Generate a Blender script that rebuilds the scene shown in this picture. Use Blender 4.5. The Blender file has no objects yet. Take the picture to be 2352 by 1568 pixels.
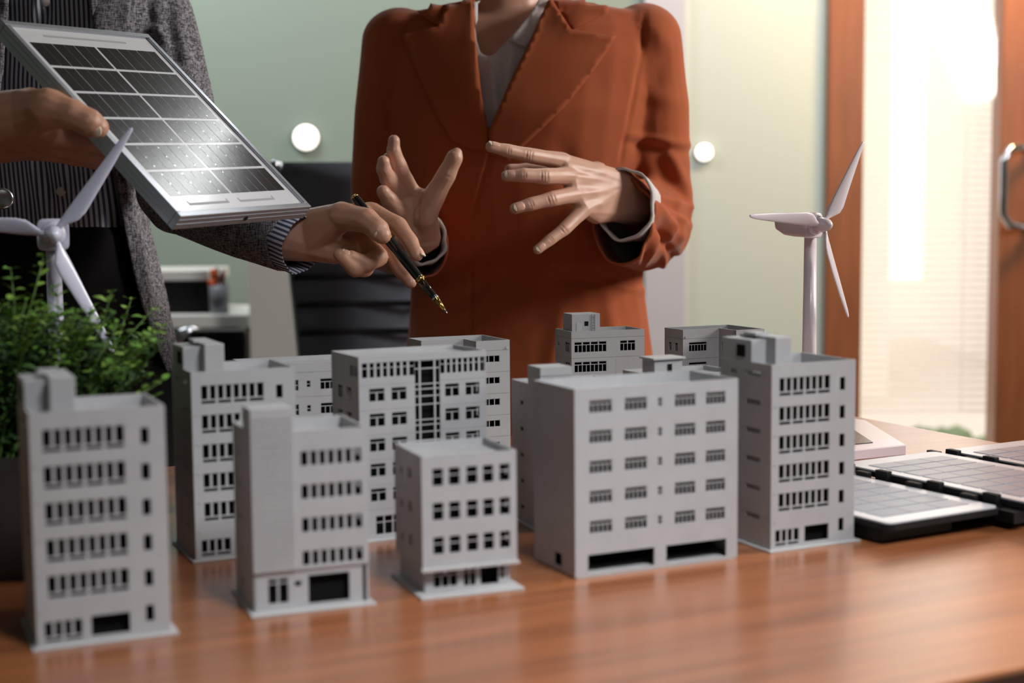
import bpy, bmesh, math, random
import numpy as np
from mathutils import Vector as V, Matrix, noise
from mathutils.bvhtree import BVHTree
from mathutils.geometry import delaunay_2d_cdt, intersect_point_line
random.seed(7)
C = bpy.context.scene.collection
sc = bpy.context.scene
# ------------------------------------------------------------------ camera
F = 3300.0; PITCH = math.atan(294 / 3300.0); ROLL = math.radians(.5); CAMZ = 1.0; TZ = .75
fw = V((0, math.cos(PITCH), -math.sin(PITCH))); rt0 = V((1, 0, 0)); up0 = rt0.cross(fw)
RT = math.cos(ROLL) * rt0 - math.sin(ROLL) * up0; UP = math.sin(ROLL) * rt0 + math.cos(ROLL) * up0
cam = bpy.data.cameras.new('camera'); camo = bpy.data.objects.new('camera', cam); C.objects.link(camo)
camo.matrix_world = Matrix(((RT.x, UP.x, -fw.x, 0), (RT.y, UP.y, -fw.y, 0), (RT.z, UP.z, -fw.z, CAMZ), (0, 0, 0, 1)))
cam.sensor_width = 36; cam.lens = F / 2352 * 36; cam.clip_start = .05
cam.dof.use_dof = True; cam.dof.focus_distance = 1.45; cam.dof.aperture_fstop = 5.0
sc.camera = camo
def ray(x, y): return fw + RT * ((x - 1176) / F) + UP * ((784 - y) / F)
def at(x, y, Y):
    r = ray(x, y); return V((0, 0, CAMZ)) + r * (Y / r.y)
def gp(x, y, z=TZ):
    r = ray(x, y); return V((0, 0, CAMZ)) + r * ((z - CAMZ) / r.z)
def projn(co):
    d = co - np.array([0, 0, CAMZ]); z = d @ np.array(fw)
    return np.stack([1176 + F * (d @ np.array(RT)) / z, 784 - F * (d @ np.array(UP)) / z], 1)
# ------------------------------------------------------------------ light
w = bpy.data.worlds.new('world'); sc.world = w; w.use_nodes = True
w.node_tree.nodes['Background'].inputs[0].default_value = (1, .93, .84, 1)
w.node_tree.nodes['Background'].inputs[1].default_value = 1.9
def area(name, loc, tgt, size, power, col, sy=None):
    l = bpy.data.lights.new(name, 'AREA'); l.energy = power; l.color = col; l.shape = 'RECTANGLE'; l.size = size; l.size_y = sy or size
    o = bpy.data.objects.new(name, l); C.objects.link(o); o.location = loc
    o.rotation_euler = (V(tgt) - V(loc)).to_track_quat('-Z', 'Y').to_euler(); return o
area('window_light_right', (2.3, 1.60, 1.95), (.2, 1.75, 1.05), .6, 58, (1, .94, .88), .8)
l_ = area('table_fill_light', (.55, .12, 1.95), (.04, .93, .74), .40, 2.1, (.95, .97, 1.0), .32); l_.data.spread = math.radians(48)  # fill added overhead to brighten the model buildings
area('front_fill_light', (.5, -.9, 1.9), (0, 1.2, .8), .9, 1.1, (.95, .97, 1.0), .7)
area('panel_streak_light', (.46, 3.02, 2.6), (.46, 3.02, 0), .07, 6.0, (.97, 1.0, 1.0), .75)  # strip added overhead for the glare streak on the held panel
area('back_wall_fill_left', (-1.2, 3.7, 2.6), (-1.0, 4.5, .9), 1.0, 25, (.93, 1.0, .97), .3)  # unseen fill added to wash the back wall
area('back_wall_fill_right', (1.0, 3.75, 2.6), (.9, 4.5, 1.1), .9, 18, (1.0, .94, .9), .25)  # second added fill, for the right part of the back wall
area('door_warm_fill_light', (1.75, 3.85, 2.35), (1.3, 4.5, 1.6), .35, 32, (1, .60, .28), .3)  # warm fill added indoors, lens flare glow on the door frame
sc.view_settings.view_transform = 'Standard'; sc.view_settings.look = 'None'
sc.view_settings.exposure = 0.0; sc.view_settings.gamma = 1.0; sc.view_settings.use_curve_mapping = False
# ------------------------------------------------------------------ materials
def s2l(c): return tuple(((x / 255) / 12.92 if x / 255 <= .04045 else ((x / 255 + .055) / 1.055) ** 2.4) for x in c) + (1,)
def mat(name, rgb, rough=.5, metal=0, var=.0, vscale=30, bump=0, bscale=200, sss=0, trans=0, emis=0, coat=0, sheen=0, spec=.5, stretch=None):
    m = bpy.data.materials.new(name); m.use_nodes = True; nt = m.node_tree; b = nt.nodes['Principled BSDF']
    b.inputs['Base Color'].default_value = s2l(rgb); b.inputs['Roughness'].default_value = rough; b.inputs['Metallic'].default_value = metal
    b.inputs['Specular IOR Level'].default_value = spec
    if sss: b.inputs['Subsurface Weight'].default_value = sss; b.inputs['Subsurface Radius'].default_value = (1, .35, .2); b.inputs['Subsurface Scale'].default_value = .006
    if trans: b.inputs['Transmission Weight'].default_value = trans
    if coat: b.inputs['Coat Weight'].default_value = coat; b.inputs['Coat Roughness'].default_value = .12
    if sheen: b.inputs['Sheen Weight'].default_value = sheen; b.inputs['Sheen Roughness'].default_value = .5
    if emis: b.inputs['Emission Color'].default_value = s2l(rgb); b.inputs['Emission Strength'].default_value = emis
    tc = nt.nodes.new('ShaderNodeTexCoord'); mp = nt.nodes.new('ShaderNodeMapping'); nt.links.new(tc.outputs['Object'], mp.inputs[0])
    if stretch: mp.inputs['Scale'].default_value = stretch
    if var:
        n = nt.nodes.new('ShaderNodeTexNoise'); n.inputs['Scale'].default_value = vscale; n.inputs['Detail'].default_value = 5
        nt.links.new(mp.outputs[0], n.inputs['Vector'])
        r = nt.nodes.new('ShaderNodeValToRGB'); c = s2l(rgb)
        r.color_ramp.elements[0].position = .3; r.color_ramp.elements[1].position = .7
        r.color_ramp.elements[0].color = tuple(x * (1 - var) for x in c[:3]) + (1,); r.color_ramp.elements[1].color = tuple(min(1, x * (1 + var)) for x in c[:3]) + (1,)
        nt.links.new(n.outputs[0], r.inputs[0]); nt.links.new(r.outputs[0], b.inputs['Base Color'])
    if bump:
        n2 = nt.nodes.new('ShaderNodeTexNoise'); n2.inputs['Scale'].default_value = bscale; n2.inputs['Detail'].default_value = 3
        nt.links.new(mp.outputs[0], n2.inputs['Vector'])
        bp = nt.nodes.new('ShaderNodeBump'); bp.inputs['Strength'].default_value = bump; bp.inputs['Distance'].default_value = .001
        nt.links.new(n2.outputs[0], bp.inputs['Height']); nt.links.new(bp.outputs[0], b.inputs['Normal'])
    return m
M = {}
M['plastic'] = mat('grey_model_plastic', (163, 163, 165), .55, var=.04, vscale=60)
M['core'] = mat('painted_interior_shade', (20, 19, 19), .9, spec=.1)  # near-black stands in for the shade inside the models
M['plate'] = mat('pale_base_plastic', (172, 172, 172), .5)
M['skin'] = mat('skin', (212, 166, 144), .45, sss=.25, var=.07, vscale=45, bump=.12, bscale=900)
M['skin2'] = mat('skin_tan', (188, 140, 116), .45, sss=.25, var=.07, vscale=45, bump=.12, bscale=900)
M['nail'] = mat('fingernail', (222, 172, 152), .35)
M['nailtip'] = mat('nail_tip', (222, 205, 182), .4)
M['rust'] = mat('rust_wool', (172, 88, 50), .85, var=.05, vscale=9, bump=.25, bscale=1500, sheen=.15, spec=.2)
M['seam'] = mat('rust_seam_thread', (84, 42, 28), .9)
M['white'] = mat('white_shirt_cotton', (214, 208, 206), .8, bump=.1, bscale=900)
M['black'] = mat('black_trouser_cloth', (26, 25, 26), .9, spec=.15)
M['hair'] = mat('dark_hair', (34, 24, 20), .4)
M['alu'] = mat('brushed_aluminium', (176, 180, 188), .32, metal=.75, var=.05, vscale=20, stretch=(1, 1, 1))
M['sheet'] = mat('panel_backsheet', (205, 206, 212), .3, coat=.3)
M['print'] = mat('grey_print', (158, 158, 164), .5)
M['busbar'] = mat('silver_busbar', (150, 152, 158), .3, metal=.5)
M['tplastic'] = mat('turbine_white_plastic', (238, 224, 230), .3, coat=.4)
M['tplastic2'] = mat('turbine_lilac_plastic', (206, 206, 226), .35, coat=.3)
M['pen'] = mat('black_lacquer', (12, 12, 13), .12, coat=1)
M['gold'] = mat('gold_metal', (205, 170, 95), .22, metal=1)
M['silver'] = mat('silver_metal', (200, 200, 205), .2, metal=1)
M['chrome'] = mat('chrome', (190, 195, 205), .12, metal=1)
M['blackp'] = mat('black_plastic', (20, 19, 20), .55, spec=.3)
M['wallg'] = mat('grey_green_wall', (146, 160, 150), .6, var=.03, vscale=1.5)
M['wallp'] = mat('pale_mint_panel', (198, 210, 203), .5)
M['post'] = mat('pale_lilac_post', (190, 192, 202), .5)
M['ceil'] = mat('ceiling_paint', (120, 118, 116), .8)
M['floor'] = mat('dark_floor', (70, 64, 60), .5, var=.1, vscale=3)
M['frame'] = mat('brown_door_wood', (138, 84, 50), .4, var=.15, vscale=4, stretch=(8, 8, 1))
M['blind'] = mat('white_blind_slat', (238, 232, 226), .5)
M['deskw'] = mat('white_desk_laminate', (232, 230, 230), .4)
M['mesh'] = mat('slate_chair_mesh', (118, 125, 140), .75, bump=.2, bscale=400)
M['column'] = mat('pale_column_paint', (222, 216, 212), .6)
M['orange'] = mat('orange_plastic', (226, 92, 40), .4)
M['red'] = mat('dusty_red_plastic', (150, 70, 72), .4)
M['cup'] = mat('grey_cup', (128, 128, 138), .4)
M['soil'] = mat('potting_soil', (40, 30, 24), .95, bump=1, bscale=200)
M['acryl'] = mat('smoked_acrylic', (96, 92, 92), .08, trans=.75)
M['stem'] = mat('green_stem', (74, 104, 42), .6)
M['lamp_reflection'] = mat('lamp_reflection_glow', (255, 250, 240), .4, emis=2.2)  # glow standing in for ceiling lights mirrored in the glass
M['outbld'] = mat('pale_outside_render', (240, 236, 230), .8)
M['outg'] = mat('outside_ground', (214, 208, 200), .9)
M['outgreen'] = mat('outside_hedge', (120, 140, 110), .9)
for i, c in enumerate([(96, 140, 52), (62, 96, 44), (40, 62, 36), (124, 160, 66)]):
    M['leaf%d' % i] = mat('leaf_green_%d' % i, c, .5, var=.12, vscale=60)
def glassmat():
    m = bpy.data.materials.new('clear_glass'); m.use_nodes = True; nt = m.node_tree; nt.nodes.clear()
    o = nt.nodes.new('ShaderNodeOutputMaterial'); mx = nt.nodes.new('ShaderNodeMixShader'); t = nt.nodes.new('ShaderNodeBsdfTransparent'); g = nt.nodes.new('ShaderNodeBsdfGlossy')
    g.inputs['Roughness'].default_value = .05; mx.inputs[0].default_value = .06
    nt.links.new(t.outputs[0], mx.inputs[1]); nt.links.new(g.outputs[0], mx.inputs[2]); nt.links.new(mx.outputs[0], o.inputs[0]); return m
M['glass'] = glassmat()
def woodmat():
    m = bpy.data.materials.new('orange_brown_table_wood'); m.use_nodes = True; nt = m.node_tree; b = nt.nodes['Principled BSDF']
    tc = nt.nodes.new('ShaderNodeTexCoord'); mp = nt.nodes.new('ShaderNodeMapping'); mp.inputs['Scale'].default_value = (1.2, 22, 22)
    n = nt.nodes.new('ShaderNodeTexNoise'); n.inputs['Scale'].default_value = 3; n.inputs['Detail'].default_value = 8; n.inputs['Distortion'].default_value = .6
    r = nt.nodes.new('ShaderNodeValToRGB')
    e = r.color_ramp.elements; e[0].position = .25; e[0].color = s2l((128, 76, 44)); e[1].position = .75; e[1].color = s2l((172, 108, 66))
    x = e.new(.5); x.color = s2l((152, 92, 54))
    nt.links.new(tc.outputs['Object'], mp.inputs[0]); nt.links.new(mp.outputs[0], n.inputs['Vector']); nt.links.new(n.outputs[0], r.inputs[0]); nt.links.new(r.outputs[0], b.inputs['Base Color'])
    b.inputs['Roughness'].default_value = .30; b.inputs['Specular IOR Level'].default_value = .6; b.inputs['Coat Weight'].default_value = .7; b.inputs['Coat Roughness'].default_value = .25
    bp = nt.nodes.new('ShaderNodeBump'); bp.inputs['Strength'].default_value = .08; bp.inputs['Distance'].default_value = .001
    nt.links.new(n.outputs[0], bp.inputs['Height']); nt.links.new(bp.outputs[0], b.inputs['Normal']); return m
M['wood'] = woodmat()
M['woodedge'] = mat('dark_table_edge', (72, 48, 38), .45)
def stripemat():
    m = bpy.data.materials.new('striped_shirt_cotton'); m.use_nodes = True; nt = m.node_tree; b = nt.nodes['Principled BSDF']
    tc = nt.nodes.new('ShaderNodeTexCoord'); wv = nt.nodes.new('ShaderNodeTexWave'); wv.bands_direction = 'X'; wv.inputs['Scale'].default_value = 62; wv.inputs['Distortion'].default_value = .0
    nz = nt.nodes.new('ShaderNodeTexNoise'); nz.inputs['Scale'].default_value = 6
    ad = nt.nodes.new('ShaderNodeVectorMath'); ad.operation = 'MULTIPLY_ADD'; ad.inputs[1].default_value = (.02, 0, 0)
    nt.links.new(tc.outputs['UV'], wv.inputs['Vector'])
    r = nt.nodes.new('ShaderNodeValToRGB'); e = r.color_ramp.elements; e[0].position = .42; e[0].color = s2l((60, 68, 92)); e[1].position = .58; e[1].color = s2l((196, 196, 208))
    nt.links.new(wv.outputs[0], r.inputs[0]); nt.links.new(r.outputs[0], b.inputs['Base Color']); b.inputs['Roughness'].default_value = .8
    return m
M['stripe'] = stripemat()
def tweedmat():
    m = bpy.data.materials.new('grey_melange_linen'); m.use_nodes = True; nt = m.node_tree; b = nt.nodes['Principled BSDF']
    tc = nt.nodes.new('ShaderNodeTexCoord'); cols = []
    for sx in ((1400, 200, 180), (200, 200, 1300)):
        mp = nt.nodes.new('ShaderNodeMapping'); mp.inputs['Scale'].default_value = sx; n = nt.nodes.new('ShaderNodeTexNoise'); n.inputs['Scale'].default_value = .8; n.inputs['Detail'].default_value = 2
        nt.links.new(tc.outputs['Object'], mp.inputs[0]); nt.links.new(mp.outputs[0], n.inputs['Vector']); cols.append(n)
    a = nt.nodes.new('ShaderNodeMath'); a.operation = 'ADD'; nt.links.new(cols[0].outputs[0], a.inputs[0]); nt.links.new(cols[1].outputs[0], a.inputs[1])
    r = nt.nodes.new('ShaderNodeValToRGB'); e = r.color_ramp.elements; e[0].position = .42; e[0].color = s2l((62, 62, 68)); e[1].position = .6; e[1].color = s2l((158, 155, 162))
    h = nt.nodes.new('ShaderNodeMath'); h.operation = 'MULTIPLY'; h.inputs[1].default_value = .5
    nt.links.new(a.outputs[0], h.inputs[0]); nt.links.new(h.outputs[0], r.inputs[0]); nt.links.new(r.outputs[0], b.inputs['Base Color']); b.inputs['Roughness'].default_value = .9; b.inputs['Specular IOR Level'].default_value = .2
    return m
M['tweed'] = tweedmat()
def cellmat(name, c0, rough):
    m = bpy.data.materials.new(name); m.use_nodes = True; nt = m.node_tree; b = nt.nodes['Principled BSDF']
    b.inputs['Base Color'].default_value = s2l(c0); b.inputs['Roughness'].default_value = rough; b.inputs['Coat Weight'].default_value = .6; b.inputs['Coat Roughness'].default_value = rough
    tc = nt.nodes.new('ShaderNodeTexCoord'); n = nt.nodes.new('ShaderNodeTexNoise'); n.inputs['Scale'].default_value = 1100; n.inputs['Detail'].default_value = 1
    bp = nt.nodes.new('ShaderNodeBump'); bp.inputs['Strength'].default_value = .18; bp.inputs['Distance'].default_value = .0003
    nt.links.new(tc.outputs['Object'], n.inputs['Vector']); nt.links.new(n.outputs[0], bp.inputs['Height']); nt.links.new(bp.outputs[0], b.inputs['Normal']); nt.links.new(bp.outputs[0], b.inputs['Coat Normal'])
    return m
M['cell'] = cellmat('dark_solar_cell', (30, 29, 30), .2)
M['cell'].node_tree.nodes['Principled BSDF'].inputs['Coat Weight'].default_value = .15
M['cell'].node_tree.nodes['Principled BSDF'].inputs['Specular IOR Level'].default_value = .35
M['cellb'] = cellmat('slate_blue_solar_cell', (88, 110, 134), .32)
# ------------------------------------------------------------------ mesh helpers
class MB:
    def __init__(s): s.v = []; s.f = []
    def add(s, vs, fs, Mx=None):
        o = len(s.v)
        s.v += [tuple(Mx @ V(p)) if Mx else tuple(p) for p in vs]; s.f += [tuple(i + o for i in f) for f in fs]
    def box(s, a, b, Mx=None):
        x0, y0, z0 = a; x1, y1, z1 = b
        s.add([(x0, y0, z0), (x1, y0, z0), (x1, y1, z0), (x0, y1, z0), (x0, y0, z1), (x1, y0, z1), (x1, y1, z1), (x0, y1, z1)],
              [(3, 2, 1, 0), (4, 5, 6, 7), (0, 1, 5, 4), (1, 2, 6, 5), (2, 3, 7, 6), (3, 0, 4, 7)], Mx)
    def loft(s, rings, closed=True, cap=True):
        o = len(s.v); n = len(rings[0])
        for r in rings: s.v += [tuple(p) for p in r]
        for i in range(len(rings) - 1):
            for j in range(n if closed else n - 1):
                k = (j + 1) % n; s.f.append((o + i * n + j, o + i * n + k, o + (i + 1) * n + k, o + (i + 1) * n + j))
        if cap: s.f.append(tuple(o + j for j in reversed(range(n)))); s.f.append(tuple(o + (len(rings) - 1) * n + j for j in range(n)))
    def tube(s, pts, rad, n=12):
        pts = [V(p) for p in pts]; rings = []; ref = V((0, 0, 1))
        for i, p in enumerate(pts):
            d = (pts[min(i + 1, len(pts) - 1)] - pts[max(i - 1, 0)]).normalized()
            if i == 0: a = d.cross(ref if abs(d.z) < .9 else V((1, 0, 0))).normalized()
            else: a = (a - d * a.dot(d)).normalized()
            b = d.cross(a); r = rad[i] if isinstance(rad, (list, tuple)) else rad
            rings.append([p + (a * math.cos(2 * math.pi * k / n) + b * math.sin(2 * math.pi * k / n)) * r for k in range(n)])
        s.loft(rings)
    def lathe(s, prof, axis0, axis1, n=24):      # prof: (t along axis 0..1, radius)
        axis0 = V(axis0); axis1 = V(axis1); d = axis1 - axis0
        s.tube_at([axis0 + d * t for t, r in prof], [r for t, r in prof], d.normalized(), n)
    def tube_at(s, pts, rad, d, n):
        a = d.cross(V((0, 0, 1)) if abs(d.z) < .9 else V((1, 0, 0))).normalized(); b = d.cross(a)
        s.loft([[p + (a * math.cos(2 * math.pi * k / n) + b * math.sin(2 * math.pi * k / n)) * r for k in range(n)] for p, r in zip(pts, rad)])
    def mesh(s, name, m, smooth=False):
        me = bpy.data.meshes.new(name); me.from_pydata(s.v, [], s.f); me.update()
        bm = bmesh.new(); bm.from_mesh(me); bmesh.ops.recalc_face_normals(bm, faces=bm.faces); bm.to_mesh(me); bm.free()
        if m: me.materials.append(m)
        if smooth: me.polygons.foreach_set('use_smooth', [True] * len(me.polygons))
        return me
    def build(s, name, m, parent=None, smooth=False, Mx=None):
        return link(name, s.mesh(name, m, smooth), parent, Mx)
def link(name, me, parent=None, Mx=None):
    o = bpy.data.objects.new(name, me); C.objects.link(o)
    if parent: o.parent = parent
    if Mx is not None: o.matrix_local = Mx
    return o
def bevel(o, w=.001, seg=2):
    b = o.modifiers.new('bevel', 'BEVEL'); b.width = w; b.segments = seg; b.limit_method = 'ANGLE'; return o
def tag(o, label=None, cat=None, group=None, kind=None):
    if label: o['label'] = label
    if cat: o['category'] = cat
    if group: o['group'] = group
    if kind: o['kind'] = kind
    return o
def empty(name, loc, rz=0, label=None, cat=None, group=None):
    o = bpy.data.objects.new(name, None); C.objects.link(o); o.location = loc; o.rotation_euler = (0, 0, rz); o.empty_display_size = .02
    return tag(o, label, cat, group)
def struct(name, a, b, m):
    mb = MB(); mb.box(a, b); return tag(mb.build(name, m), kind='structure')
def worldbox(name, a, b, m, parent, bev=0):      # box given in world coordinates, child of an unrotated empty
    mb = MB(); L = parent.location if parent else V((0, 0, 0))
    mb.box([a[i] - L[i] for i in range(3)], [b[i] - L[i] for i in range(3)]); o = mb.build(name, m, parent)
    if bev: bevel(o, bev)
    return o
# ------------------------------------------------------------------ room
YB = 4.5
def X(px, Y, y=600): return at(px, y, Y).x
struct('floor', (-3.2, -2.4, -.05), (3.2, YB + .1, 0), M['floor'])
struct('ceiling', (-3.2, -2.4, 2.7), (3.2, YB + .1, 2.75), M['ceil'])
struct('wall_left', (-3.25, -2.4, 0), (-3.2, YB + .1, 2.7), M['wallg'])
struct('wall_right', (3.2, -2.4, 0), (3.25, YB + .1, 2.7), M['wallg'])
struct('wall_front', (-3.2, -2.45, 0), (3.2, -2.4, 2.7), M['ceil'])
xp, xq = X(1480, YB), X(1572, YB); xd0, xd1 = X(1893, YB), X(2420, YB)
struct('wall_back', (-3.2, YB, 0), (xp, YB + .1, 2.7), M['wallg'])
struct('trim_1', (xp, YB - .02, 0), (xq, YB + .1, 2.7), M['post'])
struct('trim_2', (xq, YB, 0), (xd0, YB + .1, 2.7), M['wallp'])
struct('wall_back_right', (3.2, YB, 0), (3.2, YB + .1, 2.7), M['wallg']) if False else None
# glazed wooden doors
def wooden_door(n, x0, x1, st, handle):
    d = empty('door_%d' % n, ((x0 + x1) / 2, YB, 0)); d['kind'] = 'structure'
    worldbox('door_stile', (x0, YB - .03, 0), (x0 + st, YB + .06, 2.5), M['frame'], d, .004)
    worldbox('door_stile', (x1 - st, YB - .03, 0), (x1, YB + .06, 2.5), M['frame'], d, .004)
    worldbox('door_rail', (x0 + st, YB - .025, 0), (x1 - st, YB + .055, .14), M['frame'], d)
    worldbox('door_rail', (x0 + st, YB - .025, 2.36), (x1 - st, YB + .055, 2.5), M['frame'], d)
    worldbox('pane', (x0 + st, YB, .14), (x1 - st, YB + .006, 2.36), M['glass'], d)
    return d
s1 = X(2312, YB)
d1 = wooden_door(1, xd0, s1 + .075, X(1975, YB) - xd0, True)
for o in d1.children:
    pass
d2 = wooden_door(2, s1 + .08, 2.6, .10, False)
struct('trim_3', (xd0, YB, 2.5), (3.2, YB + .1, 2.7), M['ceil'])
struct('wall_back_side', (2.6, YB, 0), (3.2, YB + .1, 2.5), M['wallg'])
# D handle
hx = X(2345, YB); h0, h1 = at(2300, 340, YB).z, at(2300, 520, YB).z
mb = MB(); hx2 = X(2296, YB - .08)
mb.tube([(hx, YB - .03, h0), (hx, YB - .06, h0), (hx2 + .02, YB - .1, h0 - .005), (hx2, YB - .1, h0 - .04), (hx2, YB - .1, h1 + .04), (hx2 + .02, YB - .1, h1 + .005), (hx, YB - .06, h1), (hx, YB - .03, h1)], .012, 14)
for i in range(len(mb.v)): mb.v[i] = tuple(V(mb.v[i]) - d1.location)
mb.build('door_handle', M['chrome'], d1, True)
# venetian blind behind the glass
bl = empty('venetian_blind', ((xd0 + s1) / 2, YB + .12, 0), 0, 'white venetian blind with thin slats behind the tall door glass', 'blind')
ms = MB(); wl = (s1 + .1 - xd0) / 2 - .02; c_, s_ = math.cos(.3), math.sin(.3)
ms.add([(-wl, -.011 * c_, -.011 * s_), (wl, -.011 * c_, -.011 * s_), (wl, .011 * c_, .011 * s_), (-wl, .011 * c_, .011 * s_),
        (-wl, -.011 * c_, -.011 * s_ + .0006), (wl, -.011 * c_, -.011 * s_ + .0006), (wl, .011 * c_, .011 * s_ + .0006), (-wl, .011 * c_, .011 * s_ + .0006)],
       [(3, 2, 1, 0), (4, 5, 6, 7), (0, 1, 5, 4), (1, 2, 6, 5), (2, 3, 7, 6), (3, 0, 4, 7)])
sme = ms.mesh('slat', M['blind'])
for k in range(86): link('slat', sme, bl, Matrix.Translation((0, 0, .35 + k * .0235)))
mb = MB(); mb.box((-wl, -.02, 2.37), (wl, .02, 2.41)); mb.build('head_rail', M['blind'], bl)
for sx in (-.6, .6):
    mb = MB(); mb.tube([(wl * sx, 0, .35), (wl * sx, 0, 2.37)], .0012, 6); mb.build('cord', M['blind'], bl)
# outdoors
og = struct('ground_outside', (-4, YB + .2, -.3), (14, 26, -.25), M['outg'])
for (x0, x1, y0, y1, h, lab) in ((1.1, 2.5, 9.5, 12, 3.6, 'pale low building seen through the door glass'), (4.0, 7.2, 11, 14, 5.5, 'pale taller building seen at the right through the door glass')):
    o = empty('building', ((x0 + x1) / 2, (y0 + y1) / 2, -.25), 0, lab, 'building')
    worldbox('wall', (x0, y0, -.25), (x1, y1, h), M['outbld'], o); worldbox('roof', (x0 - .15, y0 - .15, h), (x1 + .15, y1 + .15, h + .12), M['column'], o)
    for k in range(int((x1 - x0) / .7)):
        for q in range(int(h / 1.4)): worldbox('window', (x0 + .2 + k * .7, y0 - .02, .6 + q * 1.4), (x0 + .6 + k * .7, y0 + .05, 1.4 + q * 1.4), M['glass'], o)
hd = MB()
for k in range(110):
    c = V((random.uniform(1.3, 3.4), random.uniform(6.6, 7.1), random.uniform(-.25, -.12)))
    r = random.uniform(.05, .1)
    hd.lathe([(0, .001), (.15, r * .7), (.5, r), (.85, r * .7), (1, .001)], c - V((0, 0, r)), c + V((0, 0, r)), 6)
tag(hd.build('hedge', M['outgreen']), 'low green hedge outside the glazed door', 'hedge', kind='stuff')
# glowing discs added in place of ceiling light reflections
def reflection_disc(x, y, r, lab):
    p = at(x, y, YB); o = empty('lamp_reflection_disc', (p.x, YB, p.z), 0, lab, 'lamp_reflection')
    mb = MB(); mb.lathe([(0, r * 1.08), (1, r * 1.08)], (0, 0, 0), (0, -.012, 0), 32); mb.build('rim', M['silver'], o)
    mb = MB(); mb.lathe([(0, r), (.8, r), (1, r * .8)], (0, -.012, 0), (0, -.02, 0), 32); mb.build('glow_disc', M['lamp_reflection'], o, True)
reflection_disc(704, 316, .038, 'round glowing disc in place of a reflected ceiling light, left of the rust blazer')
reflection_disc(1616, 350, .026, 'round glowing disc in place of a reflected ceiling light, right of the rust blazer sleeve')
# pale column behind the chair
tag(struct('column', (X(570, 3.68), 3.68, 0), (X(712, 3.68), 4.0, at(640, 530, 3.68).z), M['column']), 'pale cabinet standing behind the dark office chair', 'cabinet')
o = bpy.data.objects['column']; o.name = 'storage_cabinet'; del o['kind']; o['category'] = 'cabinet'
# ------------------------------------------------------------------ background desk
DY = 3.75; dt = at(500, 722, DY).z; dx1 = X(566, DY)
dk = empty('office_desk', (dx1 - .6, DY + .3, 0), 0, 'white office desk in the blurred background behind the grey blazer', 'desk')
worldbox('desktop', (dx1 - 1.3, DY, dt - .036), (dx1, DY + .4, dt), M['deskw'], dk, .004)
for sx in (dx1 - 1.27, dx1 - .07):
    for sy in (DY + .03, DY + .33): worldbox('leg', (sx, sy, 0), (sx + .04, sy + .04, dt - .034), M['blackp'], dk)
worldbox('modesty_panel', (dx1 - 1.2, DY + .3, dt - .4), (dx1 - .1, DY + .32, dt - .034), M['blackp'], dk)
ss = empty('monitor_stand', (X(415, DY), DY + .15, dt), 0, 'black box shelf with white top board on the background desk', 'shelf')
worldbox('body', (X(300, DY), DY + .06, dt), (X(466, DY), DY + .3, at(400, 648, DY).z), M['blackp'], ss)
worldbox('top_board', (X(295, DY), DY + .04, at(400, 646, DY).z), (X(470, DY), DY + .32, at(400, 622, DY).z), M['deskw'], ss, .003)
pc = empty('pen_cup', (X(495, DY), DY + .035, dt), 0, 'grey pen cup with orange and red pens on the background desk', 'cup')
mb = MB(); mb.lathe([(0, .024), (1, .026), (1, .023), (.06, .021)], (0, 0, 0), (0, 0, .075), 20); mb.build('cup', M['cup'], pc, True)
for (dx, dz, mm, r) in ((-.014, .118, 'orange', .009), (.0, .105, 'silver', .004), (.012, .112, 'red', .007), (.018, .12, 'deskw', .004), (-.004, .122, 'stem', .004), (-.018, .09, 'orange', .011)):
    mb = MB(); mb.lathe([(0, .003), (.7, .003), (.72, r), (.97, r), (1, r * .6)], (dx * .4, random.uniform(-.008, .008), .004), (dx, 0, dz), 10); mb.build('pen', M[mm], pc, True)
# visitor chair with a chrome arm
vc = empty('visitor_chair', (X(470, 3.0), 3.1, 0), 0, 'black visitor chair with bent chrome tube arm in front of the white desk', 'chair')
def rel(o, p): return V(p) - o.location
mb = MB(); P = [at(400, 1300, 2.95), at(398, 900, 2.95), at(400, 800, 2.95), at(412, 768, 2.96), at(438, 757, 2.98), at(464, 770, 3.0), at(474, 800, 3.02), at(478, 900, 3.05), at(482, 1300, 3.1)]
P[0].z = P[-1].z = 0.01
mb.tube([rel(vc, p) for p in P], .0115, 14); mb.build('chrome_arm_frame', M['chrome'], vc, True)
P2 = [p + V((.5, 0, 0)) for p in P]; mb = MB(); mb.tube([rel(vc, p) for p in P2], .0115, 14); mb.build('chrome_arm_frame', M['chrome'], vc, True)
a = P[0]
worldbox('seat', (a.x + .02, 2.92, .42), (a.x + .5, 3.3, .48), M['blackp'], vc, .01)
worldbox('backrest', (X(428, 2.9), 2.9, .5), (X(562, 2.9), 2.93, at(500, 757, 2.9).z), M['blackp'], vc, .01)
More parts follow.
